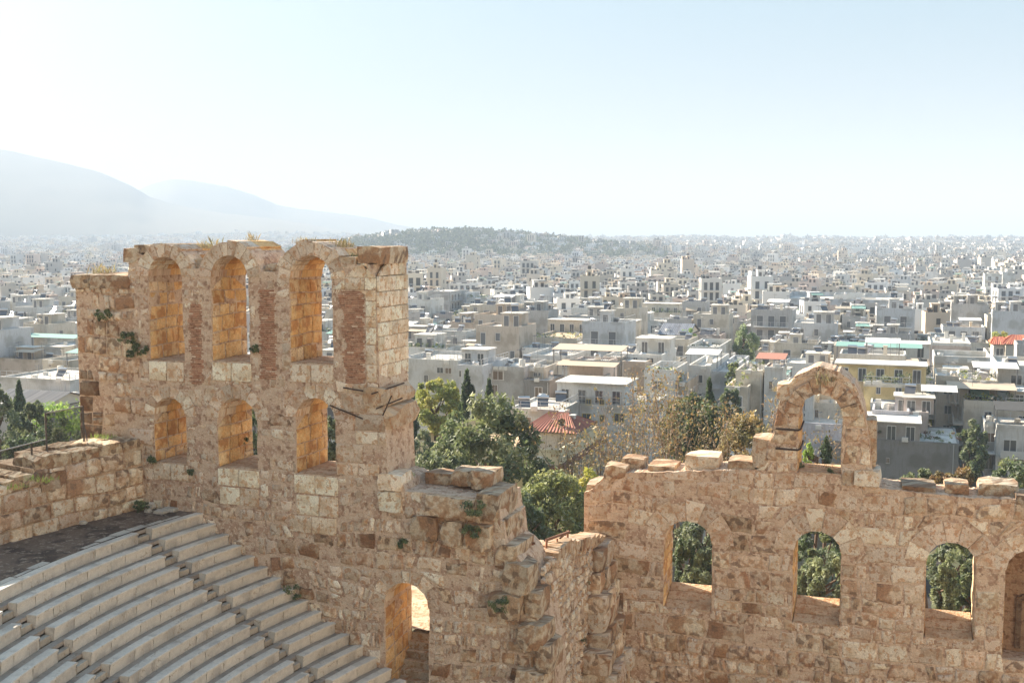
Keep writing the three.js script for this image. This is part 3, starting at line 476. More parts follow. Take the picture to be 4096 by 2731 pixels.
{ // steps in the doorway and the paved landing behind
  const R = rng(61), B = [-20.6, 46, -23], owner = thing('stone_steps', 'flight of worn stone steps rising inside the arched doorway', 'steps', ...B), base = local(...B);
  for (let k = 0; k < 11; k++) { const g = new G(base), y = -22.3 + k * 0.34, v = 43.6 + k * 0.33; g.col = vary(R, [0.56, 0.49, 0.41]); g.o = [R() * 5, R() * 5]; g.box(-21.72, y - 0.5, -(v + 0.7), -19.54, y, -v); g.build('step', M.stone, owner); }
  const f = new G(); f.col = [0.55, 0.47, 0.38]; const q = (u, v, y) => { const w = W3(u, v, y); return [w.x, w.y, w.z]; }; f.quad([q(-26, 46.9, -18.72), q(-16, 46.9, -18.72), q(-16, 56, -18.55), q(-26, 56, -18.55)], 0, 2); structure(f.build('paved_landing', M.stone));
  const w = thing('ruined_wall_stub', 'low sunlit stub of block wall behind the arched doorway', 'ruin', -20.3, 51, -18.6), wb = local(-20.3, 51, -18.6);
  for (let k = 0; k < 3; k++) for (let j = 0; j < 5; j++) boulder(w, 'block', M.stone, vary(R, PAL.mixed[0]), -22.5 + j * 1.1 + (k % 2) * 0.4, -21.45 + j * 1.1 + (k % 2) * 0.4, -18.6 + k * 0.55, -18.07 + k * 0.55, 50.5, 51.4, wb, R, 0.08, 0.15);
}

// ================================================================ land
const PX = (az) => 512 + FOC * Math.tan(az * RAD);
function height(r, az) {                                               // ground level at a distance and bearing (degrees, 0 straight ahead)
  const a = clamp(az, -60, 60);
  let y = lerp(-40, -45, sstep(150, 700, r));
  const left = sstep(-4, -14, a), ridge = lerp(-45, -15.5 + 2.5 * Math.sin(a * 0.9) + 1.5 * Math.sin(a * 2.3 + 1) - 0.20 * Math.max(0, a - 8), sstep(1400, 4600, r)), slope = lerp(-45, 70, sstep(1700, 7500, r) ** 1.3);
  if (r > 1000) y = Math.max(y, lerp(ridge, slope, left));
  if (r > 5000 && left < 0.5) y = lerp(y, -60, sstep(5000, 7000, r));
  const hx = r * Math.sin((a + 2.4) * RAD), hr = r * Math.cos((a + 2.4) * RAD) - 2050;
  y += (47 - 0.03 * Math.max(0, hx)) * Math.exp(-((hx / (hx < 0 ? 320 : 400)) ** 4) * 0.9 - (hr / 330) ** 2) * (0.86 + 0.14 * Math.cos(hx / 90));
  return y;
}
function groundAt(u, v) { const w = W3(u, v, 0), r = Math.hypot(w.x, w.z), az = Math.atan2(w.x, -w.z) / RAD; return nearGround(u, v, r, az); }
function nearGround(u, v, r, az) {
  let y = height(r, az);
  const rc = Math.hypot(u - CAV.u, v - CAV.v);
  const th = -27.5, behind = lerp(th, y, sstep(62, 120, v));
  if (v > 40) y = lerp(y, behind, 1 - sstep(110, 160, r)); else y = rc < 42 ? th : lerp(-12, 44, sstep(42, 105, rc));
  if (v > 40 && u < -38.5 && r < 160) y = lerp(y, lerp(-13, -34, sstep(44, 90, v)), 1 - sstep(90, 150, r));
  if (v <= 44 && v > 8 && u < -33) y = u > -40 ? -15 : lerp(-12.2, -20, sstep(0, 40, -40 - u));
  return y;
}
{
  const R = rng(71), g = new G(), rs = [2]; while (rs[rs.length - 1] < 9000) rs.push(rs[rs.length - 1] * 1.035 + 1.2);
  const as = []; for (let a = -180; a <= 180;) { as.push(a); a += Math.abs(a) < 32 ? 0.8 : 7.4; } as[as.length - 1] = 180;
  const idx = [];
  for (const r of rs) for (const a of as) {
    const x = r * Math.sin(a * RAD), z = -r * Math.cos(a * RAD), u = x * UX + z * UZ, v = x * UZ - z * UX, y = nearGround(u, v, r, a) + (R() - 0.5) * Math.min(0.5, r * 0.004);
    const near = r < 150, slope = v < 40 || Math.hypot(u - CAV.u, v - CAV.v) < 33, n = fbm(x / 400 + 5, z / 400 + 5, 16, 3, 501); g.col = near && slope ? mixc([0.58, 0.56, 0.53], [0.50, 0.48, 0.45], sstep(0.4, 0.6, n)) : near ? mixc([0.20, 0.16, 0.11], [0.10, 0.12, 0.06], sstep(0.4, 0.6, n)) : mixc([0.20, 0.19, 0.18], [0.12, 0.12, 0.10], sstep(0.42, 0.6, n));
    idx.push(g.v(x, y, z, x, z));
  }
  for (let i = 0; i < rs.length - 1; i++) for (let k = 0; k < as.length - 1; k++) { const q = i * as.length + k; g.f(idx[q], idx[q + 1], idx[q + as.length + 1]); g.f(idx[q], idx[q + as.length + 1], idx[q + as.length]); }
  structure(g.build('ground', M.ground), 'broad ground under the ruin and the city');
}
// hills on the horizon
function hill(name, crest, dist, deep, seed, label) {
  const R = rng(seed), g = new G(), n = 90, K = 14, id = [], a0 = crest[0][0], a1 = crest[crest.length - 1][0], f = curve(crest);
  for (let i = 0; i <= n; i++) {
    const px = lerp(a0, a1, i / n), py = f(px), r = ray(px, py), h = Math.hypot(r[0], r[1]);
    for (let k = 0; k <= K; k++) {
      const t = k / K, d = dist - deep * (1 - t), top = r[2] / h * dist, n2 = fbm(px / 900 + 2, t * 0.6 + 2, 14, 4, seed), y = lerp(-60, top, Math.pow(t, 0.8)) + (n2 - 0.5) * 60 * t * (1 - t) + (k === K ? (R() - 0.5) * 3 : 0);
      const w = W3(r[0] / h * d, r[1] / h * d, y); g.col = mixc([0.10, 0.12, 0.08], [0.20, 0.18, 0.14], n2); id.push(g.v(w.x, w.y, w.z, w.x, w.z));
    }
  }
  for (let i = 0; i < n; i++) for (let k = 0; k < K; k++) { const q = i * (K + 1) + k; g.f(id[q], id[q + K + 2], id[q + 1]); g.f(id[q], id[q + K + 1], id[q + K + 2]); }
  structure(g.build(name, M.ground));
}
hill('hill', [[-1100, 300], [-500, 322], [-200, 330], [0, 342], [110, 365], [230, 395], [300, 425], [345, 452], [400, 470], [520, 490], [620, 500], [700, 512], [780, 528], [860, 545], [900, 556]], 5600, 1500, 81);
hill('hill', [[150, 560], [250, 470], [345, 423], [395, 411], [430, 413], [520, 428], [580, 446], [640, 471], [680, 478], [740, 485], [800, 492], [850, 500], [900, 513], [960, 524], [1040, 545], [1100, 556]], 7000, 1200, 83);
{ const g = new G(); g.col = [0.10, 0.16, 0.22]; g.quad([[-2000, -45, -7600], [14500, -45, -7600], [14500, -45, -15500], [-2000, -45, -15500]], 0, 2); const m = std({ vertexColors: true, roughness: 0.25 }); structure(g.build('sea', m)); }

// ================================================================ plants
function leaves(g, R, c, rad, n, size, cols, o = {}) {                  // leaf-sized faces in clumps through an ellipsoid, thicker towards its outside
  const clumps = o.clumps || Math.max(6, Math.round(n / 90)), cl = [];
  for (let k = 0; k < clumps; k++) { const th = R() * 2 * Math.PI, z = R() * 2 - 1, s = Math.sqrt(1 - z * z), q = Math.cbrt(lerp(o.inner ?? 0.25, 1, R())); cl.push([Math.cos(th) * s * q, z * q, Math.sin(th) * s * q, rr(R, 0.55, 1.3), pick(R, cols)]); }
  const cr = o.clump ?? 0.26;
  for (let k = 0; k < n; k++) {
    const q = cl[Math.floor(R() * clumps)], th = R() * 2 * Math.PI, z = R() * 2 - 1, s = Math.sqrt(1 - z * z), d = cr * q[3] * Math.cbrt(R());
    let X = q[0] + Math.cos(th) * s * d, Y = q[1] + z * d * 0.8, Z = q[2] + Math.sin(th) * s * d;
    if (o.shape) { const w = o.shape(Y); X *= w; Z *= w; }
    const x = c[0] + X * rad[0], y = c[1] + Y * rad[1], zz = c[2] + Z * rad[2], sz = size * rr(R, 0.5, 1.3);
    const a = R() * 6.28, e = (R() - 0.5) * 2.6, ax = Math.cos(a) * Math.cos(e), ay = Math.sin(e) + (o.up || 0), az = Math.sin(a) * Math.cos(e), b = a + 1.4 + R(), bx = Math.cos(b) * 0.5, by = (R() - 0.5), bz = Math.sin(b) * 0.5;
    g.col = vary(R, q[4], 0.28);
    const i0 = g.v(x - ax * sz, y - ay * sz, zz - az * sz, 0, 0), i1 = g.v(x + bx * sz, y + by * sz, zz + bz * sz, 0, 0), i2 = g.v(x + ax * sz, y + ay * sz, zz + az * sz, 0, 0), i3 = g.v(x - bx * sz, y - by * sz, zz - bz * sz, 0, 0);
    g.f(i0, i1, i2); g.f(i0, i2, i3);
  }
}
const GREEN = { pine: [[0.178, 0.213, 0.101], [0.136, 0.171, 0.082], [0.226, 0.250, 0.125], [0.110, 0.140, 0.072]], olive: [[0.387, 0.447, 0.209], [0.299, 0.358, 0.179], [0.477, 0.537, 0.269], [0.209, 0.269, 0.134]], cypress: [[0.081, 0.126, 0.050], [0.103, 0.150, 0.058], [0.069, 0.103, 0.046]], yellow: [[0.459, 0.459, 0.092], [0.367, 0.390, 0.092], [0.551, 0.505, 0.115]], autumn: [[0.30, 0.19, 0.075], [0.26, 0.155, 0.065], [0.36, 0.26, 0.09], [0.22, 0.18, 0.07]], bush: [[0.144, 0.193, 0.077], [0.201, 0.233, 0.093], [0.104, 0.145, 0.063]], dry: [[0.34, 0.27, 0.15], [0.30, 0.23, 0.12], [0.26, 0.24, 0.12]], lime: [[0.413, 0.551, 0.115], [0.321, 0.459, 0.103]] };
function limbs(g, R, p, dir, len, rad, depth, tips, spread = 0.6) {
  const pts = [p], rads = [rad]; let q = p, d = dir.clone(); const n = 4;
  for (let k = 1; k <= n; k++) { d = d.clone().add(new THREE.Vector3((R() - 0.5) * 0.3, (R() - 0.35) * 0.2, (R() - 0.5) * 0.3)).normalize(); q = [q[0] + d.x * len / n, q[1] + d.y * len / n, q[2] + d.z * len / n]; pts.push(q); rads.push(rad * lerp(1, 0.55, k / n)); if (depth > 0 && k >= 2 && R() < 0.75) { const nd = d.clone().add(new THREE.Vector3((R() - 0.5) * 2 * spread, (R() - 0.2) * spread, (R() - 0.5) * 2 * spread)).normalize(); limbs(g, R, q, nd, len * rr(R, 0.55, 0.75), rads[k] * 0.65, depth - 1, tips, spread); } }
  g.tube(pts, rads, depth > 1 ? 6 : 4); if (depth <= 1) tips.push(...pts.slice(2)); if (depth > 0) limbs(g, R, q, d, len * 0.7, rads[n] * 0.9, depth - 1, tips, spread); else tips.push(q);
}
// x0..x1 and yt..yb: where the crown stands in the photograph; v: how far away
function tree(name, label, kind, x0, x1, yt, yb, v, group, seed, o = {}) {
  const R = rng(seed), [uL] = atV(x0, yb, v), [uR] = atV(x1, yb, v), [, yT] = atV((x0 + x1) / 2, yt, v), [, yB0] = atV((x0 + x1) / 2, yb, v), u = (uL + uR) / 2, w = (uR - uL) / 2;
  const gy = o.ground ?? Math.min(yB0 - 1, groundAt(u, v)), yB = kind !== 'bare' && kind !== 'cypress' && yB0 - gy > 3 ? Math.max(gy + 2.2, yT - Math.max(yT - yB0, 2.5 * w)) : yB0, h = yT - yB, t = thing(name, label, o.cat || 'tree', u, v, gy, group), g = new G(), tr = new G(), cy = (yT + yB) / 2 - gy, top = yT - gy;
  tr.col = o.bark || [0.16, 0.12, 0.09];
  const d = o.deep ?? w;
  if (kind === 'cypress') { tr.tube([[0, 0, 0], [0.05, top * 0.5, 0], [0, top * 0.95, 0]], [0.22, 0.14, 0.03], 6); leaves(g, R, [0, cy, 0], [w, h / 2, d], o.n || 3200, o.size || 0.28, GREEN.cypress, { shape: (Y) => clamp((1 - Y) * 0.9, 0.14, 1.15) * (0.8 + 0.2 * Math.sin(Y * 9)), clump: 0.16, clumps: 90, up: 0.6, inner: 0.05 }); }
  else {
    const tips = []; const low = Math.max(0.8, top - h * 0.92), dir = new THREE.Vector3((R() - 0.5) * 0.2, 1, (R() - 0.5) * 0.2).normalize();
    if (kind === 'bare') { for (let k = 0; k < (o.stems || 3); k++) limbs(tr, R, [(k - 1) * 0.3, 0, (R() - 0.5)], new THREE.Vector3((k - (o.stems || 3) / 2 + 0.5) * 0.22, 1, (R() - 0.5) * 0.3).normalize(), top * 0.42, 0.2, 3, tips, 0.55); }
    else { tr.tube([[0, 0, 0], [dir.x * low, low * 0.6, dir.z * low], [dir.x * low * 1.5, low + h * 0.25, dir.z * low]], [w * 0.09 + 0.12, w * 0.07 + 0.09, w * 0.05 + 0.05], 7); for (let k = 0; k < 7; k++) { const a = k * 2.4 + R(), l = w * rr(R, 0.5, 0.85), y0 = low + h * 0.05 + R() * h * 0.3; tr.tube([[dir.x * low, y0, dir.z * low], [Math.cos(a) * l * 0.5, y0 + h * 0.12, Math.sin(a) * l * 0.5], [Math.cos(a) * l, y0 + h * rr(R, 0.2, 0.4), Math.sin(a) * l]], [w * 0.04 + 0.05, w * 0.025 + 0.03, 0.02], 5); } }
    const cols = o.cols || GREEN[kind] || GREEN.pine;
    if (kind === 'bare') { for (const p of tips) { leaves(g, R, p, [0.75, 0.65, 0.75], Math.round((o.n || 2600) / tips.length), o.size || 0.17, cols, { clumps: 4, clump: 0.6 }); } }
    else leaves(g, R, [0, cy, 0], [w * 1.0, h / 2 * 0.98, d * 0.95], o.n || 6500, o.size || 0.24, cols, { clump: o.clump || 0.24, clumps: o.clumps, shape: kind === 'pine' ? (Y) => lerp(1.12, 0.8, clamp((Y + 1) / 2)) : null });
  }
  tr.build('trunk', M.bark, t); g.build('crown', M.leaf, t); return t;
}
tree('pine_tree', 'largest green pine standing before the yellow villa', 'pine', 990, 1255, 905, 1200, 88, 'pines behind the ruin', 901, { n: 15000, size: 0.26, clumps: 130, clump: 0.2, cols: [[0.212, 0.246, 0.106], [0.162, 0.203, 0.089], [0.264, 0.285, 0.137], [0.127, 0.161, 0.074]] });
tree('pine_tree', 'low dark pine beside the broken end of the arcade wall', 'pine', 940, 1070, 1030, 1130, 80, 'pines behind the ruin', 902, { n: 6000, size: 0.2 });
tree('pine_tree', 'rounded bright green pine between the arcade wall and the stage wall', 'pine', 1190, 1350, 1085, 1235, 76, 'pines behind the ruin', 903, { n: 12000, size: 0.17, clumps: 60, clump: 0.3, cols: [[0.295, 0.322, 0.115], [0.228, 0.262, 0.095], [0.346, 0.360, 0.138], [0.160, 0.186, 0.077]] });
tree('pine_tree', 'dark pine below the rounded bright pine', 'pine', 1120, 1260, 1130, 1300, 70, 'pines behind the ruin', 904, { n: 8000, size: 0.18, cols: GREEN.bush });
tree('olive_tree', 'grey green olive in the gap beside the rounded pine', 'olive', 1150, 1220, 1125, 1260, 73, 'trees behind the ruin', 905, { n: 5000, size: 0.13 });
tree('pine_tree', 'yellowish low pine behind the left end of the stage wall', 'yellow', 1300, 1400, 1080, 1170, 82, 'pines behind the ruin', 906, { n: 3500, size: 0.18 });
tree('pine_tree', 'dark pine at the left flank of the yellow villa', 'pine', 925, 1000, 985, 1090, 108, 'pines behind the ruin', 912, { n: 4500, size: 0.2 });
tree('willow_tree', 'broad feathery yellow green tree below the grey apartment block', 'yellow', 955, 1055, 862, 985, 125, 'trees at the edge of the city', 907, { n: 9000, size: 0.24, clumps: 70, cols: [[0.390, 0.413, 0.103], [0.298, 0.332, 0.092], [0.459, 0.436, 0.115]] });
tree('cypress_tree', 'tall slender dark cypress before the bluish apartment block', 'cypress', 1055, 1092, 838, 975, 122, 'cypresses', 908, {});
tree('cypress_tree', 'short dark cypress between the bluish block and the concrete block', 'cypress', 1113, 1134, 865, 945, 125, 'cypresses', 909, { n: 1600 });
tree('cypress_tree', 'dark cypress touching the right end of the arcade wall', 'cypress', 938, 960, 898, 1010, 118, 'cypresses', 910, { n: 2200 });
tree('cypress_tree', 'thick dark cypress beyond the mesh fence', 'cypress', 24, 74, 868, 1035, 110, 'cypresses', 911, { n: 4200 });
for (const [i, a] of [[-40, 34, 885, 1060, 95, 'pine', 'dark bushy tree at the picture edge behind the fence'], [80, 200, 905, 1010, 105, 'lime', 'bright green tree behind the mesh fence panel'], [50, 115, 915, 1030, 100, 'pine', 'mid green tree just right of the thick cypress'], [20, 100, 1000, 1090, 84, 'bush', 'low dark shrub behind the lower mesh panel'], [100, 200, 955, 1040, 92, 'bush', 'shaded shrub behind the upper mesh panel'], [-20, 60, 830, 880, 190, 'yellow', 'yellow leaved tree beside the far left rooftops'], [95, 160, 893, 925, 150, 'bush', 'dark rooftop level tree below the cream house'], [160, 200, 900, 930, 150, 'olive', 'greyish tree right of the cream house']].entries()) tree('garden_tree', a[6], a[5], a[0], a[1], a[2], a[3], a[4], 'trees left of the arcade wall', 920 + i, { n: 4200, size: 0.22 });
tree('plane_tree', 'nearly leafless tree with rusty leaves before the white house', 'bare', 1400, 1540, 870, 1110, 92, 'half bare trees', 940, { cols: GREEN.autumn, n: 2600, size: 0.13, bark: [0.32, 0.27, 0.22], stems: 3 });
tree('plane_tree', 'half bare tree with orange leaves and pale forked trunk', 'bare', 1530, 1690, 880, 1110, 88, 'half bare trees', 941, { cols: GREEN.autumn.concat([[0.18, 0.16, 0.05]]), n: 4600, size: 0.14, bark: [0.36, 0.31, 0.26], stems: 4 });
tree('plane_tree', 'thin rusty brown tree rising behind the yellow and orange villas', 'bare', 1330, 1450, 960, 1110, 86, 'half bare trees', 942, { cols: GREEN.autumn, n: 2200, size: 0.13, bark: [0.26, 0.22, 0.18], stems: 3 });
tree('conifer_tree', 'dark dense tree behind the half bare trees', 'bush', 1520, 1660, 905, 1080, 105, 'trees at the edge of the city', 943, { n: 9000, size: 0.26, cols: [[0.115, 0.150, 0.046], [0.092, 0.115, 0.042], [0.161, 0.184, 0.058]] });
tree('cypress_tree', 'dark cypress rising out of the half bare trees', 'cypress', 1610, 1645, 868, 990, 112, 'cypresses', 944, { n: 1800 });
tree('garden_tree', 'golden brown tree left of the lone arch', 'autumn', 1645, 1790, 955, 1065, 98, 'trees at the edge of the city', 945, { n: 8000, size: 0.2, cols: [[0.316, 0.248, 0.083], [0.265, 0.220, 0.078], [0.214, 0.191, 0.072], [0.367, 0.265, 0.094]] });
tree('conifer_tree', 'small pale conifer seen through the lone arch', 'pine', 1845, 1868, 1015, 1068, 80, 'trees at the edge of the city', 946, { n: 1500, size: 0.12, cols: GREEN.lime });
tree('conifer_tree', 'ivy clad post like conifer beside the right pier of the lone arch', 'cypress', 1882, 1912, 1000, 1068, 80, 'trees at the edge of the city', 947, { n: 1600, size: 0.16 });
for (const [i, a] of [[1540, 1660, 1180, 1300, 69, 'pine', 'bright pine crown at the head of the first stage window'], [1550, 1600, 1230, 1380, 66, 'bush', 'dark foliage at the left jamb in the first stage window'], [1590, 1660, 1255, 1380, 66, 'olive', 'sunlit olive in the first stage window'], [1560, 1620, 1300, 1390, 64, 'olive', 'lowest olive in the first stage window'], [1830, 1950, 1200, 1300, 72, 'bush', 'dark tree at the head of the second stage window'], [1860, 1950, 1270, 1400, 66, 'olive', 'pale sunlit olive in the second stage window'], [1830, 1890, 1280, 1410, 68, 'olive', 'darker olive at the left of the second stage window'], [2130, 2250, 1230, 1340, 70, 'olive', 'silvery olive at the head of the third stage window'], [2140, 2200, 1290, 1420, 66, 'olive', 'shaded olive low in the third stage window'], [2190, 2260, 1290, 1430, 68, 'bush', 'dark bush low at the right of the third stage window'], [1640, 1830, 1330, 1460, 70, 'bush', 'dark bush hidden behind the pier between the stage windows']].entries()) tree('olive_tree', a[6], a[5], a[0], a[1], a[2], a[3], a[4], 'trees behind the stage windows', 960 + i, { n: 6000, size: 0.13, clumps: 44, cols: a[5] === 'olive' ? [[0.270, 0.304, 0.144], [0.203, 0.236, 0.110], [0.321, 0.355, 0.186], [0.135, 0.169, 0.085]] : undefined });
for (const [i, a] of [[560, 605, 940, 1080, 72, 'bush', 'dark green tree in the middle lower arch'], [740, 790, 955, 1095, 70, 'pine', 'sunlit tree in the lower arch nearest the broken end'], [400, 440, 930, 1070, 74, 'bush', 'green tree behind the lower arch nearest the terrace wall']].entries()) tree('garden_tree', a[6], a[5], a[0], a[1], a[2], a[3], a[4], 'trees behind the lower arches', 975 + i, { n: 4500, size: 0.15 });
for (const [i, a] of [[2070, 2150, 1075, 1130, 84, 'bush', 'dark bush at the foot of the concrete house'], [2130, 2190, 1085, 1125, 80, 'autumn', 'rusty bush behind the stage wall crest'], [2170, 2240, 1070, 1125, 84, 'autumn', 'yellow brown bush at the mouth of the street'], [2265, 2400, 1058, 1135, 82, 'bush', 'large shrub at the picture edge above the stage wall']].entries()) tree('shrub', a[6], a[5], a[0], a[1], a[2], a[3], a[4], 'bushes behind the stage wall', 985 + i, { n: 5000, size: 0.15, cat: 'shrub' });

// small plants rooted in the masonry
const PLANTS = [[293, 777, 43.85, 0.45, 'bush', 'larger dark tuft of green growing on the left pier'], [322, 800, 43.85, 0.38, 'bush', 'smaller dark tuft of green right of the larger one on the left pier'], [300, 812, 43.85, 0.22, 'bush', 'tiny tuft of green under the two on the left pier'], [237, 723, 43.8, 0.4, 'bush', 'wide dark tuft in the gap high on the left pier'], [672, 1357, 43.75, 0.45, 'bush', 'dark weed where the seats meet the arcade wall'], [585, 800, 43.9, 0.2, 'bush', 'small weed at the head of the middle upper arch pier'], [692, 750, 46.5, 0.16, 'bush', 'small weed inside the third upper arch'], [555, 1010, 46.2, 0.28, 'bush', 'spiky weed inside the middle lower arch'], [348, 1055, 43.8, 0.2, 'bush', 'weed on the sill of the first lower arch'], [437, 1083, 43.8, 0.16, 'bush', 'weed below the sill of the first lower arch'], [1085, 1222, 43.4, 0.38, 'bush', 'round tuft on the broken end of the arcade wall'], [925, 1247, 43.8, 0.24, 'bush', 'small tuft above the doorway'], [1148, 1390, 43.2, 0.42, 'bush', 'hanging tuft on the lower broken end'], [1090, 1165, 43.4, 0.5, 'bush', 'moss band between the broken crest blocks'], [1320, 1345, 52.6, 0.75, 'bush', 'upper tuft on the broken pier'], [1300, 1455, 51.5, 0.8, 'bush', 'middle tuft on the broken pier'], [1270, 1535, 50.6, 0.7, 'bush', 'lowest tuft on the broken pier'], [1365, 1330, 54, 0.6, 'bush', 'tuft at the top of the broken pier beside the stage wall'], [1345, 1425, 53, 0.4, 'bush', 'small tuft at the side of the broken pier'], [940, 1105, 45.6, 0.4, 'lime', 'green weeds on the ledge at the foot of the arcade wall end'], [1830, 1075, 57.2, 0.35, 'bush', 'weed at the foot of the lone arch, left pier'], [1910, 1085, 56.3, 0.25, 'bush', 'weed on the sill of the lone arch'], [1300, 1160, 70, 0.3, 'bush', 'small plant below the rounded pine'], [105, 1205, 40.5, 0.3, 'bush', 'weed at the foot of the terrace wall, farther one'], [60, 1240, 38.5, 0.28, 'bush', 'weed at the foot of the terrace wall, nearer one'], [180, 1105, 41, 0.2, 'bush', 'weed rooted in the terrace wall face'], [325, 1160, 43.2, 0.35, 'bush', 'weed in the corner of the walkway']];
PLANTS.forEach(([px, py, v, r, kind, label], k) => { const R = rng(1100 + k), [u, y] = atV(px, py, v), t = thing('wall_plant', label, 'plant', u, v, y - r * 0.7, 'plants rooted in the masonry'), g = new G(); leaves(g, R, [0, r * 0.75, 0], [r, r * 0.8, r * 0.7], Math.round(220 + 700 * r), 0.07, GREEN[kind] || GREEN.bush, { clumps: 14, clump: 0.4 }); g.build('foliage', M.leaf, t); });
const TUFTS = [[235, 625, 45, 1.5, 0.7, 'dry', 'dry grass on top of the left pier'], [370, 558, 44.6, 0.4, 0.2, 'dry', 'dry tuft on the first upper arch'], [485, 562, 46, 0.9, 0.6, 'dry', 'tall dry stalks between the first two upper arches'], [578, 545, 45.5, 0.4, 0.5, 'dry', 'single dry stalk on the second upper arch'], [700, 550, 44.6, 0.9, 0.35, 'dry', 'short dry grass on the front of the third upper arch'], [785, 560, 45.2, 1.0, 0.55, 'dry', 'thick dry tuft on the back of the third upper arch'], [810, 585, 45, 0.7, 0.3, 'bush', 'green tuft at the foot of the third arch crown'], [1895, 905 - 30, 55.95, 0.8, 0.9, 'dry', 'dry bush on the lone arch crown'], [1790, 905 - 15, 57, 0.6, 0.35, 'dry', 'dry stalks on the left shoulder of the lone arch'], [1700, 1068, 57.4, 1.8, 0.25, 'dry', 'dry grass along the stage wall crest left of the lone arch'], [1560, 1072, 57.4, 1.4, 0.2, 'dry', 'dry grass behind the pale crest block'], [1890, 1070, 57.6, 1.2, 0.3, 'dry', 'dry grass under the lone arch'], [80, 1092, 38, 2.2, 0.22, 'lime', 'bright green grass on the terrace wall coping'], [30, 1110, 37, 1.2, 0.2, 'lime', 'mossy green grass at the near end of the terrace wall coping'], [235, 997, 43.2, 1.2, 0.2, 'lime', 'green grass where the terrace wall meets the left pier'], [1250, 1268, 49, 0.9, 0.15, 'lime', 'green grass among the rusty rails']];
TUFTS.forEach(([px, py, v, w, h, kind, label], k) => { const R = rng(1200 + k), [u, y] = atV(px, py, v), t = thing('grass_tuft', label, 'grass', u, v, y - 0.15, 'tufts of grass on the ruin'), g = new G(), n = Math.round(30 + 70 * w); for (let i = 0; i < n; i++) { const x = (R() - 0.5) * w, z = (R() - 0.5) * 0.9, hh = h * rr(R, 0.2, 1.0) * (0.5 + 0.5 * R()) + 0.06, lx = (R() - 0.5) * hh * 0.9, lz = (R() - 0.5) * hh * 0.7, b = 0.006 + 0.007 * R(); g.col = vary(R, pick(R, GREEN[kind]), 0.25); const a = g.v(x - b, 0, z, 0, 0), c = g.v(x + b, 0, z, 0, 0), d = g.v(x + lx * 0.4, hh * 0.65, z + lz * 0.4, 0, 0), e = g.v(x + lx, hh, z + lz, 0, 0); g.f(a, c, d); g.f(c, e, d); } g.build('blades', M.leaf, t); });

// ---------------------------------------------------------------- mesh fence on the terrace wall
{
  const net = tex(64, 0.06, (u, v) => (Math.min(Math.abs(u - 0.5), Math.abs(v - 0.5)) < 0.2 ? 1 : 0.28), false); net.magFilter = THREE.LinearFilter;
  const M2 = std({ color: lin(0.035, 0.038, 0.036), roughness: 0.9, transparent: true, opacity: 0.62, side: THREE.DoubleSide }), P = std({ color: lin(0.09, 0.075, 0.065), roughness: 0.6, metalness: 0.3 });
  const pts = [[190, 932, 1003], [104, 948, 1082], [72, 1018, 1090], [-60, 1050, 1118]].map(([px, a, b]) => { const v = [42.35, 39.85, 38.95, 36][[190, 104, 72, -60].indexOf(px)]; return [v, atV(px, a, v), atV(px, b, v)]; });
  [['upper panel of dark mesh fence between the terrace wall and the left pier', 0, 1], ['lower dark mesh fence panel running off along the terrace wall', 1, 3]].forEach(([label, i, j], n) => {
    const A = pts[i], Z = pts[j], u0 = A[1][0], y0 = A[2][1] - 0.3, o = thing('mesh_fence', label, 'fence', u0, A[0], y0, 'mesh fences'), q = (v, u, y) => [u - u0, y - y0, -(v - A[0])];
    const yT = n ? [pts[2][1][1] + 0.05, Z[1][1]] : [A[1][1], Z[1][1]], yB = n ? [pts[1][2][1] + 0.03, Z[2][1]] : [A[2][1], A[2][1] - 0.4];
    const g = new G(); g.quad([q(A[0], A[1][0], yB[0]), q(Z[0], Z[1][0], yB[1]), q(Z[0], Z[1][0], yT[1]), q(A[0], A[1][0], yT[0])]); g.build('mesh_screen', M2, o);
    new G().tube([q(A[0], A[1][0], yT[0]), q(Z[0], Z[1][0], yT[1])], 0.03, 6).build('top_rail', std({ color: lin(0.42, 0.40, 0.38), roughness: 0.35, metalness: 0.6 }), o);
    for (const p of n ? [pts[2], Z] : [A, pts[1]]) { new G().tube([q(p[0], p[1][0], p[2][1] - 0.25), q(p[0], p[1][0], p[1][1] + 0.03)], 0.045, 6).build('post', P, o); new G().tube([q(p[0] - 0.6, p[1][0] + 0.75, p[2][1] - 0.2), q(p[0], p[1][0], lerp(p[2][1], p[1][1], 0.55))], 0.025, 5).build('brace', P, o); }
  });
}
// ---------------------------------------------------------------- rusty rails on the side wall
{
  const u0 = -15.1, v0 = 47, y0 = -14.5, o = thing('rusty_scaffold', 'rusty metal rails and planks standing on the rubble side wall', 'scaffold', u0, v0, y0), q = (px, py, v) => { const [u, y] = atV(px, py, v); return [u - u0, y - y0, -(v - v0)]; };
  for (const [a, b, r] of [[[1216, 1288, 46], [1216, 1250, 46], 0.05], [[1206, 1255, 46], [1228, 1246, 46], 0.06], [[1253, 1282, 47.5], [1256, 1238, 47.5], 0.06], [[1304, 1262, 49.5], [1304, 1222, 49.5], 0.06], [[1252, 1240, 47.5], [1308, 1220, 49.5], 0.07], [[1240, 1284, 47.2], [1308, 1252, 49.5], 0.06], [[1262, 1262, 47.8], [1300, 1240, 49.3], 0.05], [[1280, 1270, 48.5], [1280, 1236, 48.5], 0.05], [[1286, 1235, 48.6], [1306, 1218, 49.5], 0.05]]) { const g = new G(); g.tube([q(...a), q(...b)], r, 5); g.build('rail', M.rust, o); }
  const g = new G(), A = q(1245, 1288, 47.3), Z = q(1305, 1258, 49.5); g.box(A[0] - 0.1, A[1] - 0.05, Z[2], A[0] + 0.15, A[1] + 0.0, A[2]); g.build('plank', std({ color: lin(0.40, 0.27, 0.18) }), o);
}

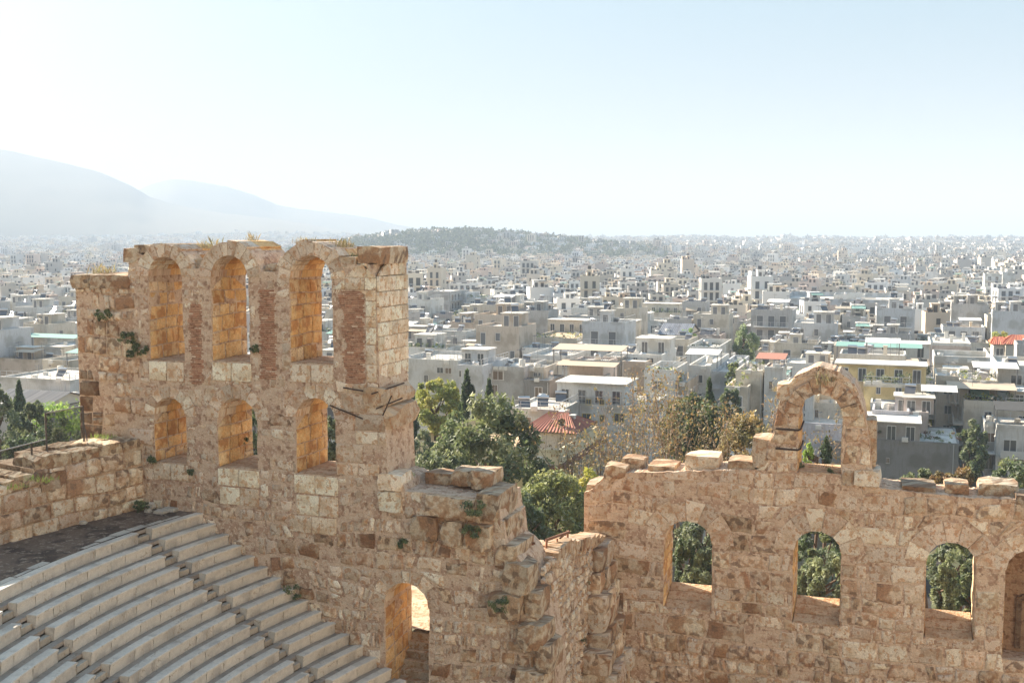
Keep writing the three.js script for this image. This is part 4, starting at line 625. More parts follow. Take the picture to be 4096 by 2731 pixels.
// ================================================================ the city
const WALL = { white: stucco(0.623, 0.629, 0.632), cool: stucco(0.540, 0.565, 0.610), cream: stucco(0.589, 0.552, 0.493), grey: stucco(0.459, 0.461, 0.472), beige: stucco(0.521, 0.461, 0.406), pink: stucco(0.558, 0.484, 0.460), concrete: stucco(0.256, 0.254, 0.257), yellow: stucco(0.703, 0.570, 0.314), orange: stucco(0.646, 0.380, 0.152), lilac: stucco(0.561, 0.552, 0.611), tan: stucco(0.446, 0.377, 0.319), green: stucco(0.466, 0.547, 0.393), slate: stucco(0.260, 0.273, 0.291) };
const CM = {
  pane: new THREE.MeshPhysicalMaterial({ color: lin(0.09, 0.095, 0.10), roughness: 0.12, metalness: 0, clearcoat: 0.6, clearcoatRoughness: 0.05 }), frame: std({ color: lin(0.62, 0.60, 0.57), roughness: 0.6 }), gold: std({ color: lin(0.55, 0.42, 0.12), roughness: 0.6 }), shutter: std({ color: lin(0.20, 0.15, 0.11), roughness: 0.8 }), roof: std({ map: stuccoMap, color: lin(0.62, 0.60, 0.58) }), roofWarm: std({ map: stuccoMap, color: lin(0.60, 0.46, 0.32) }), roofRed: std({ color: lin(0.38, 0.17, 0.12), roughness: 0.85, bumpMap: fineBump, bumpScale: 0.02 }), metal: std({ color: lin(0.55, 0.55, 0.56), roughness: 0.3, metalness: 0.9 }), rail: std({ color: lin(0.55, 0.55, 0.55), roughness: 0.5, metalness: 0.3 }), panel: new THREE.MeshPhysicalMaterial({ color: lin(0.11, 0.105, 0.11), roughness: 0.2, clearcoat: 0.5 }), awnTan: std({ color: lin(0.50, 0.40, 0.30) }), awnGreen: std({ color: lin(0.20, 0.36, 0.32) }), awnBlue: std({ color: lin(0.10, 0.28, 0.60) }), awnWhite: std({ color: lin(0.66, 0.65, 0.62) }), dark: std({ color: lin(0.05, 0.05, 0.05) }), pole: std({ color: lin(0.22, 0.22, 0.23), roughness: 0.5, metalness: 0.5 }), win: std({ vertexColors: true, roughness: 0.35 }), tile: std({ vertexColors: true, roughness: 0.85, bumpMap: fineBump, bumpScale: 0.01 }), plaster: std({ color: lin(0.72, 0.71, 0.69), map: stuccoMap }),
};
const boxG = (...b) => new G().box(...b).geo();
const frameG = (() => { const g = new G(); g.box(-0.5, 0, 0, -0.43, 1, 0.1); g.box(0.43, 0, 0, 0.5, 1, 0.1); g.box(-0.43, 0.95, 0, 0.43, 1, 0.1); g.box(-0.54, -0.05, 0, 0.54, 0, 0.16); g.box(-0.025, 0, 0.0, 0.025, 0.95, 0.07); return g.geo(); })();
const paneG = boxG(-0.43, 0, -0.02, 0.43, 0.95, 0.035), unit = boxG(-0.5, 0, -0.5, 0.5, 1, 0.5);
const winG = (() => { const g = new G(); g.col = [0.13, 0.135, 0.145]; g.box(-0.46, 0, -0.02, 0.46, 1, 0.03); g.col = [0.55, 0.53, 0.5]; g.box(-0.54, -0.06, -0.02, 0.54, 0, 0.15); g.box(-0.5, 0, -0.02, -0.44, 1, 0.1); g.box(0.44, 0, -0.02, 0.5, 1, 0.1); g.box(-0.5, 1, -0.02, 0.5, 1.05, 0.12); return g.geo(); })();
const heaterG = (() => { const g = new G(); g.quad([[-0.9, 0.25, 0.7], [0.9, 0.25, 0.7], [0.9, 1.35, -0.5], [-0.9, 1.35, -0.5]]); g.quad([[-0.9, 0.2, 0.7], [-0.9, 1.3, -0.52], [0.9, 1.3, -0.52], [0.9, 0.2, 0.7]]); return g.geo(); })();
const tankG = (() => { const g = new G(); g.tube([[-0.95, 1.6, -0.6], [-0.94, 1.6, -0.6], [0.94, 1.6, -0.6], [0.95, 1.6, -0.6]], [0.05, 0.28, 0.28, 0.05], 10); g.box(-0.85, 0, -0.64, -0.78, 1.6, -0.56); g.box(0.78, 0, -0.64, 0.85, 1.6, -0.56); return g.geo(); })();
const antG = (() => { const g = new G(); g.tube([[0, 0, 0], [0, 3.4, 0]], 0.035, 4); g.tube([[-0.7, 3.2, 0], [0.7, 3.25, 0]], 0.02, 4); for (let k = -3; k <= 3; k++) g.tube([[k * 0.2, 3.22, -0.35], [k * 0.2, 3.22, 0.35]], 0.015, 3); g.tube([[0, 2.7, 0], [0.5, 2.75, 0.4]], 0.018, 4); return g.geo(); })();
const at3 = (m, x, y, z, sx = 1, sy = 1, sz = 1, ry = 0) => { m.position.set(x, y, z); m.scale.set(sx, sy, sz); m.rotation.y = ry; return m; };
const railG = (w) => { const g = new G(); g.box(-w / 2, 0.95, -0.03, w / 2, 1.02, 0.03); g.box(-w / 2, 0.5, -0.015, w / 2, 0.54, 0.015); g.box(-w / 2, 0.1, -0.015, w / 2, 0.14, 0.015); const n = Math.max(2, Math.round(w / 1.3)); for (let k = 0; k <= n; k++) { const x = -w / 2 + w * k / n; g.box(x - 0.025, 0, -0.025, x + 0.025, 0.98, 0.025); } return g.geo(); };
function windowPart(t, x, y, z, w, h, ry, near, frame = CM.frame, pane = CM.pane) {
  if (near) { const f = at3(mesh('window', frameG, frame, t), x, y, z, w, h, 1, ry); mesh('pane', paneG, pane, f); } else at3(mesh('window', winG, CM.win, t), x, y, z, w, h, 1, ry);
}
// one building: front face at z = 0 towards the viewer, standing on y = 0
function fillBuilding(t, R, o) {
  const { w, d, h, wall } = o, fh = o.fh || 3.05, near = o.near;
  const body = new G(); body.box(-w / 2, 0, -d, w / 2, h - 0.02, 0); body.build('wall', wall, t);
  if (o.cornice) { const c = new G(); c.box(-w / 2 - 0.6, h - 0.75, -d - 0.6, w / 2 + 0.6, h - 0.3, 0.6); c.build('cornice', stucco(0.22, 0.10, 0.07), t); }
  if (o.roof !== 'tile') {
    const p = new G(), ph = o.parapet ?? 0.7, e = 0.22; p.box(-w / 2 - 0.05, h - 0.25, -0.18, w / 2 + 0.05, h + ph, 0.06); p.box(-w / 2 - 0.05, h - 0.25, -d - 0.06, w / 2 + 0.05, h + ph, -d + e); p.box(-w / 2 - 0.05, h - 0.25, -d + e, -w / 2 + e, h + ph, -0.18); p.box(w / 2 - e, h - 0.25, -d + e, w / 2 + 0.05, h + ph, -0.18); p.build('parapet', o.trim || wall, t);
    const s = new G(); s.box(-w / 2 + 0.2, h - 0.1, -d + 0.2, w / 2 - 0.2, h + 0.05, -0.17); s.build('roof', o.roofMat || CM.roof, t);
  } else tiledRoof(t, w, d, h, o.rise || 2.2, R, o.hip, o.tiles);
  const faceOf = { front: [w, (a, b, c) => [a - w / 2, b, c], 0], right: [d, (a, b, c) => [w / 2 + c, b, -a], Math.PI / 2], left: [d, (a, b, c) => [-w / 2 - c, b, -d + a], -Math.PI / 2] };
  const floors = Math.max(1, Math.floor((h - 0.4) / fh));
  for (const side of ['front', 'right', 'left']) {
    const style = o[side]; if (!style || style === 'blank') continue;
    const [L, P, ry] = faceOf[side], low = o.low ?? 0;
    for (let f = floors - 1; f >= low; f--) {
      const y = h - (floors - f) * fh;
      if (style === 'balc' || style === 'balcglass') {
        const m = Math.min(0.8, L * 0.08), bw = L - m * 2, c = P(L / 2, y, 0), dep = 1.35, out = P(L / 2, y, dep / 2);
        at3(mesh('balcony', unit, o.trim || wall, t), out[0], y - 0.16, out[2], side === 'front' ? bw : dep, 0.16, side === 'front' ? dep : bw);
        const rp = P(L / 2, y, dep - 0.06); if (o.solid && R() < 0.8) at3(mesh('balcony_parapet', unit, o.trim || wall, t), rp[0], y, rp[2], side === 'front' ? bw : 0.1, 0.9, side === 'front' ? 0.1 : bw); else { const k = mesh('balcony_railing', railG(bw), CM.rail, t); at3(k, rp[0], y, rp[2], 1, 1, 1, ry); }
        const n = Math.max(1, Math.round(bw / 3.2)); for (let k = 0; k < n; k++) { const q = P(m + bw * (k + 0.5) / n, y + 0.05, 0.0); windowPart(t, q[0], q[1], q[2], style === 'balcglass' ? bw / n * 0.72 : 1.7, 2.25, ry, near, CM.frame, R() < 0.25 ? CM.shutter : CM.pane); }
        if (o.awning && R() < 0.45) { const aw = Math.min(bw * 0.6, 3.4), q = P(lerp(m + aw / 2, L - m - aw / 2, R()), y + 2.45, 0), g = new G(); g.quad([[-aw / 2, -0.75, 1.45], [aw / 2, -0.75, 1.45], [aw / 2, 0, 0.03], [-aw / 2, 0, 0.03]]); g.quad([[-aw / 2, -1.0, 1.46], [aw / 2, -1.0, 1.46], [aw / 2, -0.75, 1.45], [-aw / 2, -0.75, 1.45]]); at3(g.build('awning', Object.assign(o.awning, { side: THREE.DoubleSide }), t), q[0], q[1], q[2], 1, 1, 1, ry); }
        if (near && R() < 0.5) { const q = P(lerp(m, L - m, R()), y + 0.35, dep - 0.3), g = new G(); leaves(g, R, [0, 0.25, 0], [0.5, 0.5, 0.3], 70, 0.12, GREEN.bush, { clumps: 6, clump: 0.4 }); at3(g.build('potted_plant', M.leaf, t), q[0], q[1], q[2]); }
      } else {
        const n = style === 'few' ? Math.max(1, Math.round(L / 6)) : Math.max(1, Math.round(L / 3.4)); for (let k = 0; k < n; k++) { if (R() < (style === 'few' ? 0.25 : 0.1)) continue; const q = P(L * (k + 0.5) / n + (R() - 0.5) * 0.3, y + 0.95, 0), tall = o.tall || R() < 0.2; windowPart(t, q[0], tall ? y + 0.15 : q[1], q[2], rr(R, 1.0, 1.5), tall ? 2.1 : 1.3, ry, near, o.frame || CM.frame, R() < 0.3 ? CM.shutter : CM.pane); }
      }
    }
  }
  for (const [x, y0, ww, hh, sh] of o.wins || []) windowPart(t, x, y0, 0, ww, hh, 0, true, o.frame || CM.frame, sh ? CM.shutter : CM.pane);
  const H = h + 0.05;
  if (o.pent) for (const [x, z, pw, pd, ph, door] of o.pent) { const m = new G(); m.box(x - pw / 2, H - 0.05, z - pd, x + pw / 2, H + ph, z); m.build('penthouse', o.pentWall || wall, t); const s = new G(); s.box(x - pw / 2 - 0.2, H + ph, z - pd - 0.2, x + pw / 2 + 0.2, H + ph + 0.16, z + 0.25); s.build('penthouse_roof', CM.plaster, t); const n = Math.max(1, Math.round(pw / 2.6)); for (let k = 0; k < n; k++) windowPart(t, x - pw / 2 + pw * (k + 0.5) / n, H + 0.12, z, 1.2, Math.min(2.0, ph * 0.8), 0, near); }
  for (let k = 0; k < (o.heaters || 0); k++) { const x = rr(R, -w / 2 + 1.2, w / 2 - 1.2), z = rr(R, -d + 1.5, -1.4), hy = o.pent && R() < 0.4 ? H + o.pent[0][4] + 0.16 : H, px = hy > H ? o.pent[0][0] : x, pz = hy > H ? o.pent[0][1] - o.pent[0][3] / 2 : z, q = at3(mesh('solar_heater', heaterG, CM.panel, t), px, hy, pz, 0.8, 0.8, 0.8, rr(R, -0.7, 0.5)); mesh('tank', tankG, CM.metal, q); }
  for (let k = 0; k < (o.antennas || 0); k++) at3(mesh('antenna', antG, CM.pole, t), rr(R, -w / 2 + 0.6, w / 2 - 0.6), H, rr(R, -d + 0.6, -0.5), 1, rr(R, 0.7, 1.3), 1, R() * 3);
  for (let k = 0; k < (o.chimneys || 0); k++) { const g = new G(); g.box(-0.3, 0, -0.3, 0.3, 1.5, 0.3); g.box(-0.4, 1.5, -0.4, 0.4, 1.65, 0.4); at3(g.build('chimney', CM.plaster, t), rr(R, -w / 2 + 0.8, w / 2 - 0.8), H - 0.1, rr(R, -d + 0.8, -0.8)); }
  if (near) { for (let k = 0; k < 3; k++) at3(mesh('air_conditioner', unit, CM.plaster, t), rr(R, -w / 2 + 0.6, w / 2 - 0.6), R() < 0.6 ? H : h - rr(R, 1.5, 7), R() < 0.6 ? rr(R, -d + 1, -0.6) : 0.2, 0.8, 0.6, 0.35); const px = w / 2 * (R() < 0.5 ? -0.92 : 0.88); at3(mesh('drainpipe', unit, CM.rail, t), px, h * 0.2, 0.06, 0.1, h * 0.8, 0.1); const tk = new G().tube([[0, 0, 0], [0, 0.02, 0], [0, 1.1, 0], [0, 1.12, 0]], [0.1, 0.55, 0.55, 0.1], 10); at3(tk.build('water_tank', R() < 0.5 ? CM.metal : CM.plaster, t), rr(R, -w / 2 + 1, w / 2 - 1), H, rr(R, -d + 1, -1)); }
  if (o.railing) { const k = mesh('roof_railing', railG(w - 0.2), CM.rail, t); at3(k, 0, h + (o.parapet ?? 0.7), -0.06); const q = mesh('roof_railing', railG(d - 0.3), CM.rail, t); at3(q, w / 2 - 0.08, h + (o.parapet ?? 0.7), -d / 2, 1, 1, 1, Math.PI / 2); }
  if (o.green) { const n = Math.max(2, Math.round(w / 1.6)); const g = new G(); for (let k = 0; k < n; k++) leaves(g, R, [-w / 2 + w * (k + 0.5) / n, H + rr(R, 0.6, 1.1), -0.7 - R() * (o.greenDeep || 0.6)], [0.95, rr(R, 0.5, 0.9) * (o.greenTall || 1), 0.7], 130, 0.16, o.green, { clumps: 8, clump: 0.4 }); g.build('roof_plants', M.leaf, t); }
  if (o.pergola) { const [x, z, pw, pd] = o.pergola; for (const [a, b] of [[-1, 0], [1, 0], [-1, 1], [1, 1]]) at3(mesh('pergola_post', unit, CM.pole, t), x + a * pw / 2, H, z - b * pd, 0.12, 2.3 + 0.4 * b, 0.12); const s = new G(); s.quad([[x - pw / 2 - 0.2, H + 2.25, z + 0.4], [x + pw / 2 + 0.2, H + 2.25, z + 0.4], [x + pw / 2 + 0.2, H + 2.75, z - pd], [x - pw / 2 - 0.2, H + 2.75, z - pd]]); s.quad([[x - pw / 2 - 0.2, H + 2.21, z + 0.4], [x - pw / 2 - 0.2, H + 2.71, z - pd], [x + pw / 2 + 0.2, H + 2.71, z - pd], [x + pw / 2 + 0.2, H + 2.21, z + 0.4]]); s.build('pergola_roof', o.pergolaMat || CM.awnTan, t); }
  if (o.dish) { const g = new G(), n = 10, c = g.v(0, 0, 0.08, 0, 0), ring = []; for (let k = 0; k < n; k++) { const a = k / n * 6.283; ring.push(g.v(Math.cos(a) * 0.5, Math.sin(a) * 0.5, 0.25, 0, 0)); } for (let k = 0; k < n; k++) { g.f(c, ring[k], ring[(k + 1) % n]); g.f(c, ring[(k + 1) % n], ring[k]); } at3(g.build('satellite_dish', CM.plaster, t), w * 0.2, H + 1, -1, 1, 1, 1, 0.5); }
}
function tiledRoof(t, w, d, h, rise, R, hip, cols = [[0.42, 0.13, 0.07], [0.36, 0.11, 0.07], [0.46, 0.17, 0.09]]) {
  const g = new G(), e = 0.5, x0 = -w / 2 - e, x1 = w / 2 + e, z0 = -d - e, z1 = e, hi = Math.min(d / 2 + e, w * 0.42) * 0.9, rx0 = hip ? x0 + hi : x0, rx1 = hip ? x1 - hi : x1, zm = -d / 2;
  const slope = (A, B, C, D) => {                                          // eaves A-B, ridge D-C: rows of half-round tiles run from eaves to ridge
    const n = Math.max(4, Math.round(Math.hypot(B[0] - A[0], B[2] - A[2]) / 0.45)), mixp = (p, q, s) => p.map((x, i) => lerp(x, q[i], s));
    for (let k = 0; k < n; k++) { g.col = vary(R, pick(R, cols), 0.18); const a = mixp(A, B, k / n), b = mixp(A, B, (k + 0.5) / n), c = mixp(A, B, (k + 1) / n), a2 = mixp(D, C, k / n), b2 = mixp(D, C, (k + 0.5) / n), c2 = mixp(D, C, (k + 1) / n); b[1] += 0.09; b2[1] += 0.09; g.quad([a, b, b2, a2], 0, 2); g.quad([b, c, c2, b2], 0, 2); }
  };
  slope([x0, h, z1], [x1, h, z1], [rx1, h + rise, zm], [rx0, h + rise, zm]); slope([x1, h, z0], [x0, h, z0], [rx0, h + rise, zm], [rx1, h + rise, zm]);
  if (hip) { slope([x1, h, z1], [x1, h, z0], [rx1, h + rise, zm], [rx1, h + rise, zm]); slope([x0, h, z0], [x0, h, z1], [rx0, h + rise, zm], [rx0, h + rise, zm]); }
  else { g.col = [0.66, 0.6, 0.5]; const y = h; for (const x of [-w / 2 + 0.01, w / 2 - 0.01]) { const a = g.v(x, y, 0, 0, 0), b = g.v(x, y, -d, 0, 0), c = g.v(x, y + rise * 0.93, zm, 0, 0); x > 0 ? g.f(a, b, c) : g.f(b, a, c); } }
  g.build('tiled_roof', CM.tile, t);
  const u = new G(); u.box(x0 + 0.1, h - 0.12, z0 + 0.1, x1 - 0.1, h - 0.02, z1 - 0.1); u.build('eaves', CM.shutter, t);
}
const plots = [];                                                        // plan of what is built: [u0, u1, v0, v1]
const free = (u0, u1, v0, v1) => !plots.some((p) => u0 < p[1] && u1 > p[0] && v0 < p[3] && v1 > p[2]);
// x: edges of the front face in the photograph, y: its roof edge there, r: the level of the roof, d: depth
function bld(seed, label, x0, x1, y, r, d, wallKey, o = {}) {
  const R = rng(seed), k = atY((x0 + x1) / 2, y, r), v = k[1], u0 = atV(x0, y, v)[0], u1 = atV(x1, y, v)[0], base = Math.min(groundAt((u0 + u1) / 2, v), r - 4), t = thing(o.name || 'apartment_building', label, o.cat || 'building', (u0 + u1) / 2, v, base, o.group || 'buildings near the ruin', o.turn || 0);
  const par = o.parapet ?? 0.7, h = r - base - (o.roof === 'tile' ? 0 : par); plots.push([u0 - 0.5, u1 + 0.5, v - 1.5, v + d + 0.5]);
  if (o.pw) o.wins = o.pw.map(([a, b, c, e, s]) => { const A = atV(a, e, v), Z = atV(b, c, v); return [(A[0] + Z[0]) / 2 - (u0 + u1) / 2, A[1] - base, Z[0] - A[0], Z[1] - A[1], s]; });
  fillBuilding(t, R, { w: u1 - u0, d, h, wall: WALL[wallKey], near: true, ...o }); return t;
}
const GR = GREEN.bush.concat(GREEN.yellow);
bld(2001, 'grey white block with two square windows and roof masts behind the feathery tree', 915, 1052, 824, -20, 14, 'white', { antennas: 6, heaters: 1, pw: [[1003, 1019, 843, 855], [1022, 1038, 844, 856, 1], [974, 984, 860, 876], [974, 984, 892, 902], [1031, 1043, 881, 892]], chimneys: 1, railing: true });
bld(2002, 'pale bluish blank block behind the tall slender cypress', 1052, 1107, 838, -20.5, 13, 'cool', { pw: [[1053, 1060, 849, 864]], right: 'few', pent: [[-1.2, -5, 4.5, 4, 2.6]], railing: true });
bld(2003, 'weathered concrete block with stacked corner windows', 1126, 1203, 840, -21, 12, 'grey', { heaters: 2, pw: [[1131, 1157, 847, 870, 1], [1131, 1143, 882, 908, 1]], antennas: 2 });
bld(2004, 'small cream annex with two doors beside the concrete block', 1204, 1250, 842, -21.3, 10, 'cream', { pw: [[1226, 1234, 852, 863], [1237, 1242, 852, 862]], antennas: 2 });
bld(2005, 'grey rendered lean-to block below the cream annex', 1203, 1262, 872, -23, 8, 'concrete', { pw: [[1228, 1246, 888, 912, 1]], parapet: 0.3 });
bld(2006, 'white house with wide glazed veranda and roof rails', 1208, 1308, 815, -21, 14, 'white', { railing: true, heaters: 2, pw: [[1264, 1288, 822, 840], [1290, 1306, 822, 841]], antennas: 4, front: 'few', low: 4 });
bld(2007, 'yellow villa with dark cornice and parapet roof nearest the ruin', 940, 1284, 1021, -24, 17, 'yellow', { name: 'villa', parapet: 1.5, roofMat: CM.roofWarm, right: 'win', tall: true, pw: [[1246, 1266, 1055, 1100, 1], [944, 958, 1043, 1060, 1]], trim: stucco(0.74, 0.65, 0.46), cornice: true });
bld(2008, 'narrow orange villa behind the yellow villa', 1322, 1336, 985, -24.5, 16, 'orange', { name: 'villa', right: 'win', tall: true, parapet: 0.5 });
bld(2009, 'house with red tiled hip roof and white vents', 1205, 1318, 990, -23.2, 8, 'cream', { name: 'house', cat: 'house', roof: 'tile', hip: true, rise: 1.7, tiles: [[0.33, 0.12, 0.08], [0.28, 0.11, 0.075]], chimneys: 3, dish: true });
bld(2010, 'white terrace house with two solar heaters on its railed roof', 1172, 1287, 938, -22, 10, 'white', { name: 'house', cat: 'house', railing: true, heaters: 3, front: 'balcglass', parapet: 0.3 });
bld(2011, 'two tier white house with yellow framed windows', 1327, 1490, 929, -22.3, 12, 'white', { name: 'house', cat: 'house', frame: CM.gold, pw: [[1337, 1358, 949, 966], [1378, 1388, 952, 966], [1410, 1434, 949, 966], [1346, 1358, 916, 928], [1377, 1388, 917, 928]], pent: [[-3.2, -0.4, 9.5, 7, 2.9]], heaters: 1, railing: true, parapet: 0.3 });
bld(2012, 'low white annex with small balcony under the two tier house', 1335, 1500, 992, -28, 9, 'cool', { name: 'house', cat: 'house', pw: [[1454, 1468, 997, 1018]], front: 'few' });
bld(2013, 'tall blank beige party wall beside the striped awning', 1386, 1428, 818, -20.5, 15, 'beige', { parapet: 0.2 });
bld(2014, 'blank tan party wall right of the beige one', 1429, 1484, 829, -21, 13, 'tan', { parapet: 0.2 });
bld(2015, 'pink terrace house with striped tan awnings', 1304, 1385, 832, -19.5, 9, 'pink', { railing: true, pergola: [0, -1, 11, 4], parapet: 0.4, pw: [[1318, 1384, 862, 880, 1]] });
bld(2016, 'brown canopy terrace under the striped awnings', 1312, 1375, 868, -21.5, 7, 'grey', { pergola: [0, -0.5, 9, 3.5], pw: [[1325, 1362, 878, 893, 1]], parapet: 0.4 });
bld(2017, 'long white penthouse terrace with doors above the party walls', 1400, 1520, 812, -20.2, 13, 'white', { heaters: 2, pw: [[1454, 1465, 820, 828], [1484, 1502, 820, 832]], pent: [[2, -5, 6, 5, 2.6]], parapet: 0.4 });
bld(2018, 'white building stepping back with planted railed terrace', 1480, 1546, 848, -20, 12, 'white', { green: GR, railing: true, right: 'balc', front: 'few', parapet: 0.9 });
bld(2019, 'lower planted terrace block right of the tan party wall', 1512, 1578, 875, -22, 12, 'beige', { green: GR, greenTall: 1.6, front: 'balc', right: 'balc' });
bld(2020, 'white block with dark hedge round its roof garden', 1578, 1650, 795, -21.5, 18, 'white', { green: [[0.04, 0.06, 0.02], [0.05, 0.07, 0.025]], greenTall: 1.4, right: 'balcglass', parapet: 1.2, front: 'few' });
bld(2021, 'white terraced block stepping down beside the street with awnings', 1582, 1632, 838, -20.5, 20, 'white', { right: 'balc', front: 'few', awning: CM.awnWhite, solid: false, pergola: [0, -2, 5, 4], pergolaMat: CM.awnWhite });
bld(2022, 'cool white balconied block lining the street', 1634, 1672, 852, -21.5, 26, 'cool', { right: 'balc', awning: CM.awnGreen, front: 'blank' });
bld(2023, 'beige block with curved balconies left of the glazed block', 1668, 1718, 886, -22, 13, 'cream', { front: 'balc', solid: true, green: GR, greenTall: 1.5, left: 'balc' });
bld(2024, 'grey white block with long glazed balconies left of the lone arch', 1718, 1798, 886, -22.5, 12, 'cool', { front: 'balcglass', fh: 3.4, railing: true, green: GR, parapet: 0.3, trim: stucco(0.62, 0.63, 0.66) });
bld(2025, 'white stair tower house behind the glazed block', 1756, 1798, 842, -19.2, 6, 'white', { pw: [[1766, 1774, 874, 892, 1]], parapet: 0.2 });
bld(2026, 'cream roofed block with tiled canopy left of the stair tower', 1690, 1752, 850, -20, 9, 'cream', { green: GREEN.bush, greenTall: 1.5, pergola: [3, -1, 4, 4], pergolaMat: CM.roofRed, parapet: 0.5 });
bld(2027, 'white block with a slit window seen through the lone arch', 1836, 1869, 898, -23, 9, 'white', { pw: [[1846, 1849, 910, 942], [1846, 1849, 948, 955]], parapet: 0.2 });
bld(2028, 'cream terrace block seen through the lone arch', 1869, 1945, 925, -25, 10, 'cream', { pw: [[1870, 1880, 938, 957, 1]], parapet: 0.9 });
bld(2029, 'lilac grey house with roof terrace directly behind the lone arch', 1800, 2000, 972, -26.5, 11, 'lilac', { name: 'house', cat: 'house', parapet: 0.9, pw: [[1925, 1932, 1040, 1056, 1]], antennas: 2 });
bld(2030, 'low concrete shed under the lone arch', 1893, 2004, 1012, -28.5, 8, 'concrete', { name: 'shed', cat: 'shed', parapet: 0.3 });
bld(2031, 'stained concrete house with a stair box and pots on its roof', 2006, 2203, 1012, -27, 13, 'concrete', { name: 'house', cat: 'house', parapet: 0.2, pent: [[-3.1, -0.3, 7.2, 8, 2.4]], pentWall: stucco(0.36, 0.34, 0.33), green: GREEN.bush.concat([[0.2, 0.1, 0.05]]), pw: [[2035, 2043, 1050, 1062, 1]] });
bld(2032, 'lilac white block with a pink balcony right of the lone arch', 2004, 2088, 942, -24, 11, 'lilac', { pw: [[2026, 2036, 960, 976], [2062, 2071, 958, 970]], pent: [[2.5, -4, 4, 4, 2.4]], parapet: 1.0, heaters: 1 });
bld(2033, 'pink rounded bay at the street corner', 2088, 2132, 945, -24.2, 8, 'pink', { pent: [[0, -2, 4, 4, 2.2]], parapet: 0.6 });
bld(2034, 'yellow cream block with wide dark veranda right of the lone arch', 1984, 2090, 880, -21.6, 12, 'yellow', { railing: true, pent: [[-1, -3, 13, 6, 2.6]], pw: [[2012, 2023, 888, 903], [2056, 2072, 884, 905]], front: 'blank', right: 'balc', parapet: 0.3, green: GREEN.bush, trim: stucco(0.70, 0.68, 0.62) });
bld(2035, 'white annex with glass lean-to under the yellow cream block', 2000, 2110, 925, -23.8, 8, 'white', { pergola: [6, -1, 4.5, 3], pergolaMat: CM.awnWhite, heaters: 1, parapet: 0.4 });
bld(2036, 'white rooftop block with teal awning behind the lone arch', 1955, 2080, 822, -21, 14, 'white', { pergola: [0, -1, 14, 3], pergolaMat: CM.awnGreen, pent: [[4, -6, 9, 6, 2.4]], parapet: 0.4, heaters: 1 });
bld(2037, 'large blank pale pink block above the street', 2136, 2230, 787, -21, 15, 'pink', { left: 'balc', chimneys: 4, awning: CM.awnWhite, trim: WALL.white, parapet: 0.3 });
bld(2038, 'cream block with plain attic below the pink block', 2146, 2278, 818, -21.8, 12, 'cream', { left: 'balc', trim: WALL.white, front: 'few', parapet: 1.1, railing: false });
bld(2039, 'cream balconied house with shuttered bay at the street corner', 2150, 2210, 862, -21, 10, 'cream', { left: 'balc', front: 'few', solid: true, awning: CM.awnWhite });
bld(2040, 'terrace house crowded with potted plants and a striped pergola', 2205, 2292, 872, -21.2, 13, 'cream', { left: 'balc', front: 'balcglass', green: GR, greenTall: 1.3, greenDeep: 3, pergola: [2.5, -3, 6, 4], pergolaMat: CM.awnWhite, awning: CM.awnGreen, heaters: 2, railing: true });
bld(2041, 'white balconied block at the picture edge right of the potted plants', 2292, 2380, 838, -19.5, 14, 'white', { front: 'balc', solid: true, heaters: 1, left: 'few' });
bld(2042, 'cream house behind the glazed corner building', 2215, 2330, 920, -23.6, 10, 'cream', { left: 'balc', front: 'few', green: GR, pergola: [-1, -1, 9, 4], antennas: 2, awning: CM.awnGreen });
bld(2043, 'white house with orange terrace pots at the picture edge', 2308, 2390, 930, -24, 9, 'cream', { pent: [[1, -2, 5, 5, 2.3]], railing: true, front: 'few', green: GR });
bld(2044, 'glazed corner building with black roof louvres at the picture edge', 2290, 2400, 976, -25.6, 14, 'white', { left: 'balc', front: 'balcglass', fh: 4, solid: true, pergola: [3, -0.5, 12, 5], pergolaMat: CM.dark, trim: WALL.white, parapet: 0.3 });
bld(2045, 'white house with sunlit side balconies below the glazed corner building', 2262, 2292, 968, -25.8, 12, 'white', { left: 'balc', solid: true, front: 'few', awning: CM.awnWhite });
bld(2046, 'house with small red tiled roof beyond the pink block', 2310, 2375, 790, -22, 9, 'cream', { name: 'house', cat: 'house', roof: 'tile', hip: true, rise: 1.6, front: 'few' });
bld(2047, 'second red roofed house left of the picture edge one', 2282, 2312, 790, -22.3, 8, 'white', { name: 'house', cat: 'house', roof: 'tile', hip: true, rise: 1.3, front: 'balcglass' });
// mid-distance buildings that stand out
bld(2060, 'tall blank grey slab block right of the arcade wall', 978, 1033, 668, -19, 16, 'grey', { left: 'few', parapet: 0.3, right: 'balc' });
bld(2061, 'pale blue grey slab block beside the tall grey one', 1035, 1070, 672, -20, 14, 'cool', { front: 'blank', right: 'balc' });
bld(2062, 'block with hedged balconies right of the slab blocks', 1072, 1118, 682, -21.5, 14, 'white', { front: 'balc', green: GREEN.bush });
bld(2063, 'dark grey glass fronted building among white roofs', 1130, 1205, 738, -23.5, 14, 'slate', { front: 'balcglass', pent: [[-4, -4, 7, 6, 3]] });
bld(2064, 'long low cream building with brown roof terrace and plants', 1215, 1392, 776, -23, 28, 'cream', { roofMat: CM.roofWarm, right: 'win', green: GR, pent: [[8, -14, 9, 7, 3.5], [-6, -20, 10, 6, 3]], parapet: 0.5, front: 'few' });
bld(2065, 'long cream block with a sunlit end and roof pavilion', 1412, 1560, 716, -24, 16, 'cream', { left: 'blank', green: GREEN.bush, pent: [[4, -3, 12, 6, 3.2]] });
bld(2066, 'white glazed rooftop block in front of the long cream block', 1437, 1545, 735, -24.5, 12, 'white', { front: 'balcglass', pent: [[-5, -1, 10, 6, 2.6]] });
bld(2067, 'plain white attic block right of the glazed rooftop block', 1550, 1640, 735, -24.5, 12, 'white', { front: 'few', pent: [[3, -3, 8, 6, 2.8]] });
